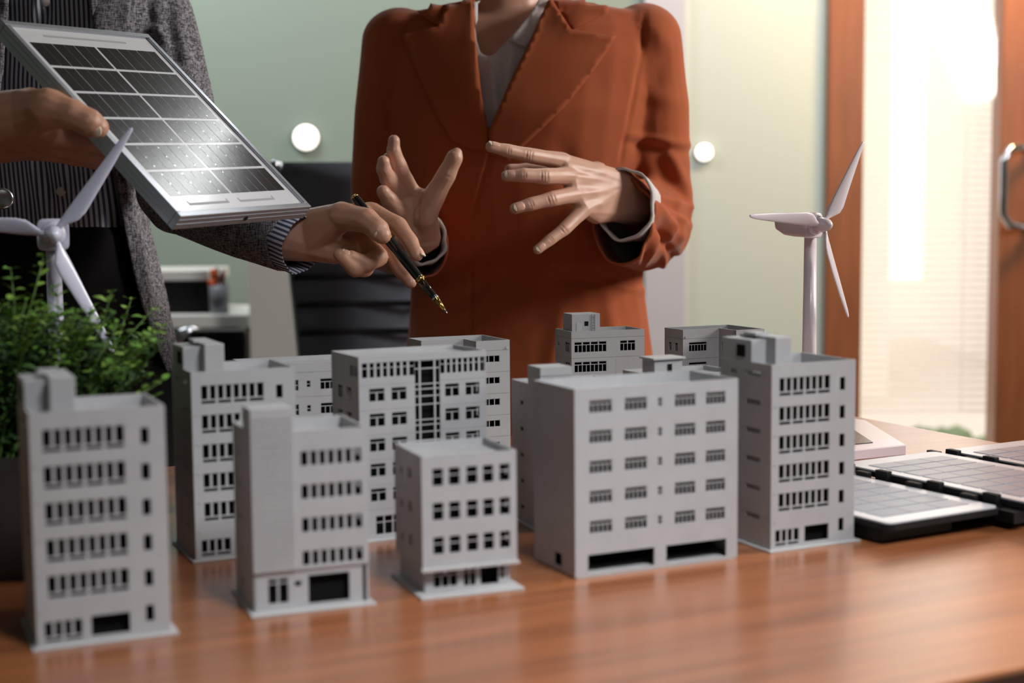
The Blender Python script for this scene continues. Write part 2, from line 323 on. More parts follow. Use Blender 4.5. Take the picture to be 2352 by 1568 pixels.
# office chair
oc = empty('office_chair', (X(900, 2.7), 2.75, 0), 0, 'dark slate ribbed office chair standing behind the rust blazer', 'chair')
zt = at(700, 374, 2.7).z; zl = at(700, 1000, 2.7).z; xl, xr = X(650, 2.7), X(1190, 2.7)
mb = MB(); rings = []
for i in range(15):
    t = i / 14; z = zt + (zl - zt) * t; ins = .04 * t + (.012 if i == 0 else 0); y = 2.68 + .05 * math.sin(t * 2.6)
    rings.append([rel(oc, (xl + ins, y - .03, z)), rel(oc, ((xl + xr) / 2, y + .012, z)), rel(oc, (xr - ins, y - .03, z)), rel(oc, (xr - ins, y - .005, z)), rel(oc, ((xl + xr) / 2, y + .035, z)), rel(oc, (xl + ins, y - .005, z))])
mb.loft(rings); mb.build('backrest', M['mesh'], oc, True)
for k in range(6):
    z = zt + (at(700, 636 + 64 * k, 2.7).z - zt); t = (z - zt) / (zl - zt); ins = .04 * t; y = 2.68 + .05 * math.sin(t * 2.6) - .012
    mb = MB(); mb.tube([rel(oc, (xl + ins + .004, y - .026, z)), rel(oc, ((xl + xr) / 2 - .09, y + .006, z)), rel(oc, ((xl + xr) / 2 + .09, y + .006, z)), rel(oc, (xr - ins - .004, y - .026, z))], .0055, 8); mb.build('rib', M['blackp'], oc, True)
for xx, sg in ((xl, 1), (xr, -1)):
    mb = MB(); mb.tube([rel(oc, (xx + sg * .04 * t, 2.68 + .05 * math.sin(t * 2.6) - .018, zt + (zl - zt) * t)) for t in (0, .25, .5, .75, 1)], .007, 10); mb.build('side_rail', M['chrome'] if sg > 0 else M['chrome'], oc, True)
mb = MB(); p = rel(oc, (xl - .004, 2.655, zt - .005)); mb.lathe([(0, .002), (.2, .008), (.5, .01), (.8, .008), (1, .002)], p - V((0, 0, .01)), p + V((0, 0, .01)), 12); mb.build('knob', M['chrome'], oc, True)
worldbox('seat', (xl + .02, 2.28, .44), (xr - .02, 2.72, .5), M['mesh'], oc, .015)
mb = MB(); mb.tube([(0, -.22, .06), (0, -.22, .44)], .025, 12); mb.build('gas_lift', M['chrome'], oc, True)
for k in range(5):
    a = k * 2 * math.pi / 5; mb = MB(); mb.tube([(0, -.22, .09), (.28 * math.cos(a), -.22 + .28 * math.sin(a), .06)], [.022, .014], 8); leg = mb.build('leg', M['blackp'], oc, True)
    mb = MB(); q = V((.28 * math.cos(a), -.22 + .28 * math.sin(a), .027)); mb.lathe([(0, .022), (.3, .027), (.7, .027), (1, .022)], q - V((.012, 0, 0)), q + V((.012, 0, 0)), 12); mb.build('caster', M['blackp'], leg, True)
# ------------------------------------------------------------------ table
TA = math.radians(27); TU = V((math.cos(TA), math.sin(TA), 0)); TV = V((-math.sin(TA), math.cos(TA), 0))
BR = V((.385, 1.80, 0)); TD = .872; TW = 1.9
FL = BR - TV * TD - TU * TW
tb = empty('meeting_table', (FL.x, FL.y, 0), TA, 'orange brown wooden meeting table carrying the model buildings', 'table')
mb = MB(); mb.box((0, 0, TZ - .018), (TW, TD, TZ)); bevel(mb.build('tabletop', M['wood'], tb), .0015)
mb = MB(); mb.box((0, -.0015, TZ - .0178), (TW, 0, TZ - .002)); mb.box((TW, 0, TZ - .0178), (TW + .0015, TD, TZ - .002)); mb.build('edge_band', M['woodedge'], tb)
mb = MB(); mb.box((.04, .03, TZ - .1), (TW - .04, .05, TZ - .018)); mb.box((.04, TD - .05, TZ - .1), (TW - .04, TD - .03, TZ - .018)); mb.box((.04, .05, TZ - .1), (.06, TD - .05, TZ - .018)); mb.box((TW - .06, .05, TZ - .1), (TW - .04, TD - .05, TZ - .018)); mb.build('apron', M['wood'], tb)
for lx in (.05, TW - .11):
    for ly in (.05, TD - .11): mb = MB(); mb.box((lx, ly, 0), (lx + .06, ly + .06, TZ - .018)); mb.build('leg', M['wood'], tb)
# ------------------------------------------------------------------ model buildings
WT = .0015
def facade_mesh(W, H, holes, grooves, cuts=()):
    xs = {0, W}; zs = {0, H}
    for (x, z, w_, h_) in holes: xs |= {x, x + w_}; zs |= {z, z + h_}
    for (x, z, w_, h_, d) in grooves: xs |= {x, x + w_}; zs |= {z, z + h_}
    xs = sorted(round(min(max(a, 0), W), 6) for a in xs); zs = sorted(round(min(max(a, 0), H), 6) for a in zs)
    xs = [a for i, a in enumerate(xs) if i == 0 or a - xs[i - 1] > 1e-5]; zs = [a for i, a in enumerate(zs) if i == 0 or a - zs[i - 1] > 1e-5]
    nx, nz = len(xs) - 1, len(zs) - 1
    D = [[0.0] * nz for _ in range(nx)]
    for i in range(nx):
        cx = (xs[i] + xs[i + 1]) / 2
        for j in range(nz):
            cz = (zs[j] + zs[j + 1]) / 2
            for (x, z, w_, h_, d) in grooves:
                if x < cx < x + w_ and z < cz < z + h_: D[i][j] = d
            for (x, z, w_, h_) in holes:
                if x < cx < x + w_ and z < cz < z + h_: D[i][j] = WT
    vs = []; fs = []; idx = {}
    def vid(x, y, z):
        k = (round(x, 6), round(y, 6), round(z, 6))
        if k not in idx: idx[k] = len(vs); vs.append(k)
        return idx[k]
    def q(*p): fs.append(tuple(vid(*a) for a in p))
    for i in range(nx):
        for j in range(nz):
            d = D[i][j]; x0, x1, z0, z1 = xs[i], xs[i + 1], zs[j], zs[j + 1]
            if d < WT: q((x0, d, z0), (x1, d, z0), (x1, d, z1), (x0, d, z1)); q((x0, WT, z0), (x0, WT, z1), (x1, WT, z1), (x1, WT, z0))
            dn = D[i + 1][j] if i + 1 < nx else WT
            if abs(dn - d) > 1e-6: q((x1, d, z0), (x1, dn, z0), (x1, dn, z1), (x1, d, z1))
            if i == 0 and d < WT: q((x0, d, z0), (x0, d, z1), (x0, WT, z1), (x0, WT, z0))
            dn = D[i][j + 1] if j + 1 < nz else WT
            if abs(dn - d) > 1e-6: q((x0, d, z1), (x1, d, z1), (x1, dn, z1), (x0, dn, z1))
            if j == 0 and d < WT: q((x0, d, z0), (x1, d, z0), (x1, WT, z0), (x0, WT, z0))
    me = bpy.data.meshes.new('wall'); me.from_pydata(vs, [], fs); me.materials.append(M['plastic']); return me
WC = {}
def win_mesh(w_, h_, rows, bw, fr):
    k = (round(w_, 5), round(h_, 5), rows, bw, fr)
    if k in WC: return WC[k]
    mb = MB(); y0, y1 = .0003, .0011
    if fr:
        mb.box((0, y0, 0), (fr, y1, h_)); mb.box((w_ - fr, y0, 0), (w_, y1, h_)); mb.box((fr, y0, 0), (w_ - fr, y1, fr)); mb.box((fr, y0, h_ - fr), (w_ - fr, y1, h_))
    z = h_; hb = .0005 if bw == .33 else .0003
    for ri, (hf, n) in enumerate(rows):
        zz = z - hf * h_
        if ri < len(rows) - 1: mb.box((fr, y0, zz - hb), (w_ - fr, y1, zz + hb))
        b = bw * (w_ / rows[0][1]) if (bw > .3 and rows[0][1] > 1) else bw * (w_ / n)
        b = min(b, bw * w_ / n)
        for q in range(1, n): mb.box((w_ * q / n - b / 2, y0 + .0001, zz), (w_ * q / n + b / 2, y1, z))
        z = zz
    WC[k] = mb.mesh('window', M['plastic']); return WC[k]
BAND8 = (((.78, 8), (.22, 4)), .33, .0003); BAND4 = (((.78, 4), (.22, 2)), .33, .0003)
def T(n, top=.28, bw=.18, nt=1): return (((top, nt), (1 - top, n)), bw, .0004)
PL = (((1, 1),), .2, .0002)
def N(n, bw=.16): return (((1, n),), bw, .0003)
TWO = (((.5, 1), (.5, 1)), .2, .0003)
def side(parent, Mx, W, H, wins=(), grooves=(), open_=(), name='wall'):
    holes = [(x, z, w_, h_) for (x, z, w_, h_, t) in wins] + list(open_)
    link(name, facade_mesh(W, H, holes, list(grooves)), parent, Mx)
    for (x, z, w_, h_, t) in wins:
        link('window', win_mesh(w_, h_, *t), parent, Mx @ Matrix.Translation((x, 0, z)))
def FM(kind, W, D, z0=0, x0=0, y0=0):
    if kind == 'F': m = Matrix(((1, 0, 0, x0), (0, 1, 0, y0), (0, 0, 1, z0), (0, 0, 0, 1)))
    if kind == 'L': m = Matrix(((0, 1, 0, x0), (-1, 0, 0, y0 + D - WT), (0, 0, 1, z0), (0, 0, 0, 1)))
    if kind == 'R': m = Matrix(((0, -1, 0, x0 + W), (1, 0, 0, y0 + WT), (0, 0, 1, z0), (0, 0, 0, 1)))
    if kind == 'B': m = Matrix(((-1, 0, 0, x0 + W), (0, -1, 0, y0 + D), (0, 0, 1, z0), (0, 0, 0, 1)))
    return m
def pbox(parent, name, a, b, m='plastic', bev=0):
    mb = MB(); mb.box(a, b); o = mb.build(name, M[m], parent)
    if bev: bevel(o, bev)
    return o
def shell(b, W, D, H, z0, Fw=(), Lw=(), Rw=(), Bw=(), Fg=(), Lg=(), Rg=(), Fo=(), Lo=(), roof=.008, x0=0, y0=0, core=True):
    h = H - z0
    sh = lambda L: [(x, z - z0, w_, h_, t) for (x, z, w_, h_, t) in L]
    sg = lambda L: [(g[0], g[1] - z0) + tuple(g[2:]) for g in L]
    side(b, FM('F', W, D, z0, x0, y0), W, h, sh(Fw), sg(Fg), sg(Fo), 'front_wall')
    side(b, FM('B', W, D, z0, x0, y0), W, h, sh(Bw), (), (), 'back_wall')
    side(b, FM('L', W, D, z0, x0, y0), D - 2 * WT, h, sh(Lw), sg(Lg), sg(Lo), 'side_wall')
    side(b, FM('R', W, D, z0, x0, y0), D - 2 * WT, h, sh(Rw), sg(Rg), (), 'side_wall')
    pbox(b, 'roof', (x0 + WT, y0 + WT, H - roof - .0015), (x0 + W - WT, y0 + D - WT, H - roof))
    if core: pbox(b, 'interior_shade_block', (x0 + .006, y0 + .007, .002), (x0 + W - .006, y0 + D - .007, H - roof - .002), 'core')  # dark block added as shade behind the windows
def bld(pos, yaw, label, group=None):
    return empty('model_building', (pos[0], pos[1], TZ), math.radians(yaw), label, 'model building', group)
# --- six-storey type (three of them)
def six(pos, yaw, label, W=.077):
    b = bld(pos, yaw, label, 'six-storey model buildings with ribbon windows'); H, D = .1385, .066
    u = lambda a: a * W; v = lambda a: a * H
    Fw = []
    for k in range(5):
        z = v(.829 - .1335 * k) if False else v(.829 - .1545 * k)
        Fw.append((u(.09), z, u(.60), v(.098), BAND8))
    for k in range(6): Fw.append((u(.81), v(.838 - .1545 * k), u(.065), v(.072), PL))
    Fw.append((u(.055), v(.025), u(.28), v(.088), BAND4))
    Lw = [(.033, v(.925 - .1545 * k), .017, v(.03), N(5, .3)) for k in range(6)] + [(.012, v(.925), .008, v(.026), N(2, .3))]
    Rw = [(.02, v(.90 - .1545 * k), .012, v(.04), T(3)) for k in range(6)]
    Bw = [(u(x), v(.85 - .1545 * k), u(.2), v(.07), T(3)) for k in range(6) for x in (.12, .62)]
    Fo = [(u(.40), v(.03), u(.29), v(.088))]
    Lg = [(0, v(.1545 * k + .02), D, .0003, .0003) for k in range(1, 7)]
    shell(b, W, D, H, .0015, Fw, Lw, Rw, Bw, (), Lg, (), Fo)
    pbox(b, 'base_plate', (-.003, -.004, 0), (W + .004, D + .003, .0015), 'plate', .0004)
    # stair hut at the back left with a low step in front of its right half
    z0 = H - .008
    hb = pbox(b, 'stair_hut', (0.0005, .026, z0), (.026, D - .002, H + .016))
    pbox(b, 'stair_hut_window', (-.0002, .034, H + .003), (.0006, .044, H + .012), 'core')
    pbox(b, 'lift_hut', (.0135, .014, z0), (.028, D - .006, H + .0185), 'plastic', .0006)
    pbox(b, 'hut_cap', (.010, .034, H + .0185), (.022, .050, H + .0205))
    for k in range(1, 6): pbox(b, 'drain_outlet', (.0035, -.0006, v(.1545 * k + .0)), (.0048, 0, v(.1545 * k) + .001), 'plate')
    return b
six((-.277, .815), 24, 'blurred grey six-storey model building nearest the camera at far left')
six((-.2305, 1.024), 25, 'grey six-storey model building behind the tiled tower building, ribbon windows')
six((.189, 1.040), 26, 'grey six-storey model building at far right beside the folding solar charger')
# --- five-storey type with the tiled stair tower (two)
def tower5(pos, yaw, label, W=.0745):
    b = bld(pos, yaw, label, 'five-storey model buildings with tiled stair tower'); H, D = .115, .062; G = .027
    u = lambda a: a * W; v = lambda a: a * H; TWr = .36
    Fw = [(u(.42), v(.805 - .185 * k), u(.53), v(.082), N(7, .36)) for k in range(4)]
    Fw = [(x - u(TWr), z, w_, h_, t) for (x, z, w_, h_, t) in Fw]
    # upper body right of tower, overhanging
    side(b, FM('F', W, D, G, u(TWr), 0), u(1 - TWr), H - G, [(x, z - G, w_, h_, t) for (x, z, w_, h_, t) in Fw], (), (), 'front_wall')
    Rw = [(.012 + .02 * q, v(.82 - .185 * k), .01, v(.06), T(2)) for k in range(4) for q in range(2)]
    side(b, FM('R', W, D, .0015), D - 2 * WT, H - .0015, [(x, z - .0015, w_, h_, t) for (x, z, w_, h_, t) in Rw], (), (), 'side_wall')
    Lw = [(.018, v(.84 - .185 * k), .0065, .0032, PL) for k in range(5)]
    side(b, FM('L', W, D, .0015), D - 2 * WT, H - .0015, [(x, z - .0015, w_, h_, t) for (x, z, w_, h_, t) in Lw], (), (), 'side_wall')
    side(b, FM('B', W, D, .0015), W, H - .0015, [(u(x), v(.8 - .185 * k), u(.2), v(.08), T(3)) for k in range(4) for x in (.1, .6)], (), (), 'back_wall')
    # tiled tower front, standing 1 mm proud and rising above the roof
    nt_, nz_ = 9, 26; tw = u(TWr); gr = [(tw * i / nt_ - .0002, 0.002, .0004, v(.82), .0006) for i in range(1, nt_)] + [(0, .002 + v(.82) * j / nz_, tw, .0004, .0006) for j in range(nz_ + 1)]
    side(b, FM('F', W, D, G, 0, -.001), tw, H + .015 - G, (), gr, (), 'tiled_tower_wall')
    pbox(b, 'stair_tower', (0.0002, .0005, H - .008), (tw, .026, H + .015))
    side(b, FM('F', W, D, .0015, 0, .0015), W - .004, G - .0015, [(u(.12), .004, u(.18), .0165, (((.2, 2), (.8, 2)), .2, .0005)), (u(.35), .014, u(.06), .0035, PL)], (), [(u(.47), .002, u(.36), .0185)], 'ground_floor_wall')
    pbox(b, 'soffit', (0, .0002, G - .0008), (W, .0022, G))
    pbox(b, 'roof', (WT, WT, H - .0095), (W - WT, D - WT, H - .008)); pbox(b, 'interior_shade_block', (.006, .008, .002), (W - .008, D - .007, H - .01), 'core')
    pbox(b, 'base_plate', (-.003, -.006, 0), (W + .003, D + .003, .0015), 'plate', .0004)
tower5((-.163, .883), 21, 'blurred grey model building with tiled stair tower, garage opening below, front row')
tower5((.0215, 1.112), 21, 'grey model building with tiled stair tower half hidden behind the five-floor block with ten window bays' if False else 'grey model building with stair tower, half hidden behind the broad block with two garages')
# --- small three-floor shop
b = bld((-.0595, .921), 21, 'small grey four-storey model shop with projecting upper floors, front row centre'); W, D, H, G = .066, .062, .0935, .0185
u = lambda a: a * W; v = lambda a: a * H
cols = [(.11, .10), (.28, .105), (.465, .105), (.64, .10), (.815, .10)]
Fw = [(u(x), v(.783 - .242 * k), u(w_ + .015), v(.125), (((.40, 1), (.60, 1)), .2, .0003)) for k in range(3) for x, w_ in cols]
Lw = [(.03, v(.80 - .242 * k), .008, v(.08), T(2)) for k in range(3)] + [(.012, v(.80 - .242 * k), .005, v(.05), PL) for k in range(3)]
Bw = [(u(x), v(.783 - .242 * k), u(.2), v(.1), T(3)) for k in range(3) for x in (.1, .6)]
shell(b, W, D, H, G, Fw, Lw, Lw, Bw, (), (), (), (), (), .005, core=False)
pbox(b, 'ledge', (-.001, -.0025, G - .0012), (W + .001, .001, G + .0008), 'plate')
shell(b, W - .006, D - .006, G, .0015, [(.006, .004, .017, .011, (((.25, 2), (.75, 3)), .2, .0005)), (.027, .003, .009, .013, (((.25, 2), (.75, 2)), .2, .0005)), (.039, .003, .013, .013, PL), (.053, .006, .003, .009, TWO)], roof=0, x0=.003, y0=.006)
pbox(b, 'interior_shade_block', (.006, .008, G), (W - .006, D - .007, H - .007), 'core')
pbox(b, 'base_plate', (-.003, -.006, 0), (W + .003, D + .003, .0015), 'plate', .0004)
# --- broad block with two garages
b = bld((.042, .966), 25, 'broad grey five-storey model block with two dark garage openings'); W, D, H = .132, .064, .131
u = lambda a: a * W; v = lambda a: a * H
Fw = []
for k in range(5):
    z = v(.868 - .1593 * k)
    for x, w_ in ((.085, .135), (.295, .135), (.60, .13), (.795, .125)): Fw.append((u(x), z, u(w_), v(.068), T(5, .3, .2)))
    Fw.append((u(.497), z + v(.012), u(.026), v(.045), TWO))
Fo = [(u(.075), v(.022), u(.40), v(.098)), (u(.548), v(.022), u(.38), v(.098))]
Lw = [(.03, v(.03), .012, v(.07), PL)]
Rw = [(.035, v(.868 - .1593 * k), .008, v(.05), T(2)) for k in range(6)][:5]
Bw = [(u(x), v(.868 - .1593 * k), u(.13), v(.068), T(4)) for k in range(5) for x in (.08, .3, .6, .8)]
shell(b, W, D, H, .0008, Fw, Lw, Rw, Bw, (), (), (), Fo, core=False)
pbox(b, 'interior_shade_block', (.006, .026, .002), (W - .006, D - .004, H - .01), 'core'); pbox(b, 'interior_shade_block', (.006, .007, v(.125)), (W - .006, .026, H - .01), 'core')
pbox(b, 'garage_floor', (.0015, .0002, 0), (W - .0015, D - .002, .002), 'plate')
# --- glazed-strip office
b = bld((-.1165, 1.083), 27, 'grey model office with vertical glazed grid strip and ribbon of top windows'); W, D, H = .1075, .06, .1425
u = lambda a: a * W; v = lambda a: a * H
Fw = [(u(.025), v(.885), u(.405), v(.08), (((.36, 8), (.64, 8)), .38, .0002)), (u(.63), v(.885), u(.36), v(.08), (((.36, 8), (.64, 8)), .38, .0002))]
Fo = [(u(.43), v(.12), u(.195), v(.845))]
for k in range(5):
    for x, w_ in ((.075, .12), (.245, .12), (.665, .115), (.83, .115)): Fw.append((u(x), v(.755 - .1355 * k), u(w_), v(.072), T(2, .3, .2)))
Fw.append((u(.11), v(.03), u(.2), v(.105), (((.35, 3), (.65, 3)), .15, .0005)))
Lw = [(.04, v(.89), .015, v(.06), N(3, .4))] + [(.032, v(.755 - .1355 * k), .01, v(.07), T(2)) for k in range(5)] + [(.012, v(.755 - .1355 * k), .01, v(.07), T(2)) for k in range(5)]
Bw = [(u(x), v(.755 - .1355 * k), u(.15), v(.072), T(3)) for k in range(5) for x in (.1, .4, .7)]
Fg = [(0, v(.845 - .1355 * k), W, .0002, .0003) for k in range(6)] + [(u(.63), v(.18), .0002, v(.66), .0003)]
shell(b, W, D, H, .0015, Fw, Lw, Lw, Bw, Fg, (), (), Fo, roof=.0035)
mb = MB(); gx0, gx1, gz0, gz1 = u(.43), u(.625), v(.12), v(.965)
for fx in (.2, .8): mb.box((gx0 + (gx1 - gx0) * fx - .0008, .0002, gz0), (gx0 + (gx1 - gx0) * fx + .0008, .0011, gz1))
z = gz1; st_ = [.0065, .012, .004, .0055]; k = 0
while z > gz0 + .003:
    mb.box((gx0, .0003, z - .0005), (gx1, .001, z + .0004)); z -= st_[k % 4]; k += 1
mb.build('glazing_grid', M['plastic'], b)
pbox(b, 'base_plate', (-.003, -.005, 0), (W + .003, D + .003, .0015), 'plate', .0004)
# --- L-shaped type (two)
def ell(pos, yaw, label):
    b = bld(pos, yaw, label, 'L-shaped grey model buildings'); W, D, H, xw, yw = .078, .066, .131, .043, .030
    fl = .0205; zs = [H - .013 - fl * k for k in range(6)]
    g = lambda L: [(0, H - .0095 - fl * k, L, .00025, .0004) for k in range(6)]
    sh = lambda L: [(x, z - .0015, w_, h_, t) for (x, z, w_, h_, t) in L]; sg = lambda L: [(a[0], a[1] - .0015) + a[2:] for a in L]
    hh = H - .0015
    side(b, FM('F', xw, D, .0015, 0, yw), xw, hh, sh([(.007, z - .0095, .0215, .0095, T(6, .27, .14)) for z in zs]), sg(g(xw)), (), 'front_wall')
    # wing left face
    side(b, FM('L', 1, yw + WT, .0015, xw, 0), yw + WT, hh, sh([(.004, z - .0095, .021, .0095, (((.28, 4), (.72, 8)), .2, .0003)) for z in zs]), sg(g(yw)), (), 'wing_side_wall')
    side(b, FM('F', W - xw, D, .0015, xw, 0), W - xw, hh, sh([(.008, z - .0075, .0165, .0062, N(3, .14)) for z in zs]), sg(g(W - xw)), (), 'wing_front_wall')
    side(b, FM('L', xw, D, .0015, 0, 0), D - 2 * WT - yw, hh, sh([(x, z - .0095, .0055, .0085, T(2, .28, .15)) for z in zs for x in (.0065, .0185)]), sg(g(D)), (), 'side_wall')
    side(b, FM('R', W, D, .0015), D - 2 * WT, hh, sh([(x, z - .0095, .010, .0085, T(2, .28, .15)) for z in zs for x in (.01, .035)]), sg(g(D)), (), 'side_wall')
    side(b, FM('B', W, D, .0015), W, hh, sh([(x, z - .0095, .015, .0085, T(4, .28, .15)) for z in zs for x in (.01, .045)]), sg(g(W)), (), 'back_wall')
    r = H - .006
    pbox(b, 'roof', (WT, yw + WT, r - .0015), (W - WT, D - WT, r)); pbox(b, 'roof', (xw + WT, WT, r - .0015), (W - WT, yw + WT, r))
    pbox(b, 'interior_shade_block', (.006, yw + .006, .002), (W - .006, D - .006, r - .002), 'core'); pbox(b, 'interior_shade_block', (xw + .005, .006, .002), (W - .006, yw + .006, r - .002), 'core')
    pbox(b, 'base_plate', (-.002, -.003, 0), (W + .002, D + .002, .0015), 'plate')
    for x, y in ((.0025, yw), (xw + .0025, 0), (W - .004, 0)):
        pbox(b, 'drain_outlet', (x, y - .0008, H - .0085), (x + .001, y, H - .0065), 'plate')
ell((-.0735, 1.323), 24, 'L-shaped grey model building behind the glazed-strip office, small triple windows')
ell((.186, 1.423), 25, 'L-shaped grey model building at the rear right, beside the white wind turbine')
# --- long rear block
b = bld((-.2235, 1.208), 23, 'long low-roofed grey model block at the rear left with four-pane windows'); W, D, H = .125, .06, .124
u = lambda a: a * W
zs = [H - .0135 - .0212 * k for k in range(6)]
Fw = [(x, z - .0105, .0175, .0095, T(4, .3, .14)) for z in zs for x in (.009, .0625, .094)] + [(x, z - .008, .0035, .0058, TWO) for z in zs for x in (.0505, .0845)] + [(.04, z - .0105, .0035, .0095, TWO) for z in zs]
Fg = [(0, H - .0085 - .0212 * k, W, .00025, .0004) for k in range(6)]
shell(b, W, D, H, .0015, Fw, [(.02, z - .0105, .012, .0095, T(3)) for z in zs], [(.02, z - .0105, .012, .0095, T(3)) for z in zs], [(x, z - .0105, .0175, .0095, T(4)) for z in zs for x in (.01, .05, .09)], Fg, Fg, Fg, roof=.004)
pbox(b, 'base_plate', (-.002, -.003, 0), (W + .002, D + .002, .0015), 'plate')
# --- rear block with roof hut, door and ladder
b = bld((.0585, 1.409), 19, 'grey model building behind the stair tower, its roof hut has a door and ladder'); W, D, H = .0785, .045, .1335
fl = .0197; zs = [H - .0105 - fl * k for k in range(6)]
Fw = [(.003, z - .0105, .0345, .0105, (((.28, 4), (.72, 8)), .16, .0004)) for z in zs] + [(.052, z - .0105, .0165, .0105, (((.28, 2), (.72, 4)), .16, .0004)) for z in zs[:1]]
Fg = [(0, H - .007, W, .00025, .0004)] + [(0, H - .007 - fl * (k + 1), W, .00025, .0004) for k in range(5)] + [(.047, .004, .00025, H - .033, .0004)]
Lw = [(.026, z - .0105, .012, .010, (((.28, 2), (.72, 4)), .16, .0004)) for z in zs] + [(.006, z - .006, .0045, .0038, N(2)) for z in zs]
shell(b, W, D, H, .0015, Fw, Lw, Lw, Fw, Fg, [(0, H - .007 - fl * k, D, .00025, .0004) for k in range(6)], [(0, H - .007 - fl * k, D, .00025, .0004) for k in range(6)])
hx0, hy0, hw, hd_, hz = .0045, .010, .030, .024, H - .008
sub = pbox(b, 'roof_hut', (hx0, hy0, hz), (hx0 + hw, hy0 + hd_, H + .0165), 'plastic', .0002)
pbox(sub, 'door', (hx0 + .005, hy0 - .0003, hz), (hx0 + .0105, hy0, H + .0075), 'plate'); pbox(sub, 'hut_window', (hx0 + .0135, hy0 - .0002, H + .0045), (hx0 + .0175, hy0 + .0001, H + .009), 'core')
mb = MB()
for lx in (hx0 + .0215, hx0 + .0245): mb.box((lx, hy0 - .0008, hz), (lx + .0003, hy0, H + .0155))
for k in range(8): mb.box((hx0 + .0215, hy0 - .0007, hz + .002 + k * .0028), (hx0 + .0248, hy0 - .0004, hz + .0023 + k * .0028))
mb.build('ladder', M['plate'], sub)
pbox(b, 'base_plate', (-.002, -.003, 0), (W + .002, D + .002, .0015), 'plate')
# --- block with capped hut
b = bld((.1185, 1.176), 25, 'grey model building with a flat-capped roof hut behind the two-garage block'); W, D, H = .082, .056, .1155
zs = [H - .012 - .0205 * k for k in range(5)]
Fw = [(x, z - .0095, .015, .009, T(4)) for z in zs for x in (.008, .034, .058)]
shell(b, W, D, H, .0015, Fw, [(.02, z - .0095, .012, .009, T(3)) for z in zs], [(.02, z - .0095, .012, .009, T(3)) for z in zs], Fw, roof=.004)
pbox(b, 'roof_hut', (.002, .006, H - .004), (.029, .026, H + .0125)); pbox(b, 'hut_cap', (0, .004, H + .0125), (.031, .028, H + .0142), 'plate', .0003)
link('window', win_mesh(.005, .0085, *T(2, .3, .2)), b, Matrix.Translation((.014, .0055, H + .0005))); pbox(b, 'window_opening', (.0142, .0057, H + .0007), (.0188, .0061, H + .0088), 'core')
pbox(b, 'base_plate', (-.002, -.003, 0), (W + .002, D + .002, .0015), 'plate')
# ------------------------------------------------------------------ organic forms: hulls of spheres fused into one skin
def _ico(sub):
    bm = bmesh.new(); bmesh.ops.create_icosphere(bm, subdivisions=sub, radius=1); v = [x.co.copy() for x in bm.verts]; bm.free(); return v
ICO = _ico(3); ICO2 = _ico(2)
def organic(hulls, voxel, smooth, sub=ICO2, extra=None):
    bm = bmesh.new()
    for h in hulls:
        vs = []
        for p, r in h:
            rr = r if isinstance(r, (tuple, list)) else (r, r, r)
            for q in sub: vs.append(bm.verts.new(V(p) + V((q.x * rr[0], q.y * rr[1], q.z * rr[2]))))
        ret = bmesh.ops.convex_hull(bm, input=vs)
        bmesh.ops.delete(bm, geom=list({g for g in ret['geom_interior'] + ret['geom_unused'] if isinstance(g, bmesh.types.BMVert)}), context='VERTS')
    me = bpy.data.meshes.new('tmp'); bm.to_mesh(me); bm.free()
    if extra:
        b2 = bmesh.new(); b2.from_mesh(me)
        t = bpy.data.meshes.new('t2'); t.from_pydata(extra.v, [], extra.f); b2.from_mesh(t); bmesh.ops.recalc_face_normals(b2, faces=b2.faces); b2.to_mesh(me); b2.free()
    o = bpy.data.objects.new('tmp', me); C.objects.link(o)
    r = o.modifiers.new('r', 'REMESH'); r.mode = 'VOXEL'; r.voxel_size = voxel
    if smooth: m = o.modifiers.new('s', 'SMOOTH'); m.factor = .6; m.iterations = smooth
    dg = bpy.context.evaluated_depsgraph_get(); out = bpy.data.meshes.new_from_object(o.evaluated_get(dg))
    bpy.data.objects.remove(o); return out
def getco(me):
    a = np.empty(len(me.vertices) * 3); me.vertices.foreach_get('co', a); return a.reshape(-1, 3)
def getno(me):
    a = np.empty(len(me.vertices) * 3); me.vertex_normals.foreach_get('vector', a); return a.reshape(-1, 3)
def setco(me, a): me.vertices.foreach_set('co', a.ravel()); me.update()
def folds(me, L, noise_amp=0, sel=None):      # cloth folds and seams: (x0,y0,x1,y1,width,height) ridges pressed into the real surface
    co = getco(me); no = getno(me); p = projn(co); disp = np.zeros(len(co)); face = no[:, 1] < .25
    for f in L:
        x0, y0, x1, y1, w_, h_ = f[:6]; d = np.array([x1 - x0, y1 - y0], float); l2 = d @ d
        t = np.clip(((p - [x0, y0]) @ d) / l2, 0, 1); q = np.array([x0, y0]) + t[:, None] * d
        dist = np.linalg.norm(p - q, axis=1); end = np.sin(np.clip(t, .0, 1) * np.pi) * .7 + .3
        disp += np.where(face, h_ * np.exp(-(dist / w_) ** 2) * end, 0)
    if noise_amp:
        disp += np.array([noise.noise(V(c) * 9) for c in co]) * noise_amp
    setco(me, co + no * disp[:, None])
def cut_faces(me, fn):                          # remove faces for which fn(center, projected px, normal) is true
    bm = bmesh.new(); bm.from_mesh(me); bm.normal_update()
    cs = np.array([f.calc_center_median() for f in bm.faces]); ns = np.array([f.normal for f in bm.faces]); k = fn(cs, projn(cs), ns); fl = list(bm.faces)
    bmesh.ops.delete(bm, geom=[fl[i] for i in np.nonzero(k)[0]], context='FACES')
    # relax the open border so the hem is even
    for _ in range(8):
        new = {}
        for v in bm.verts:
            if v.is_boundary:
                nb = [e.other_vert(v) for e in v.link_edges if e.is_boundary]
                if len(nb) == 2: new[v] = v.co * .4 + (nb[0].co + nb[1].co) * .3
        for v, c in new.items(): v.co = c
    bm.to_mesh(me); bm.free(); return me
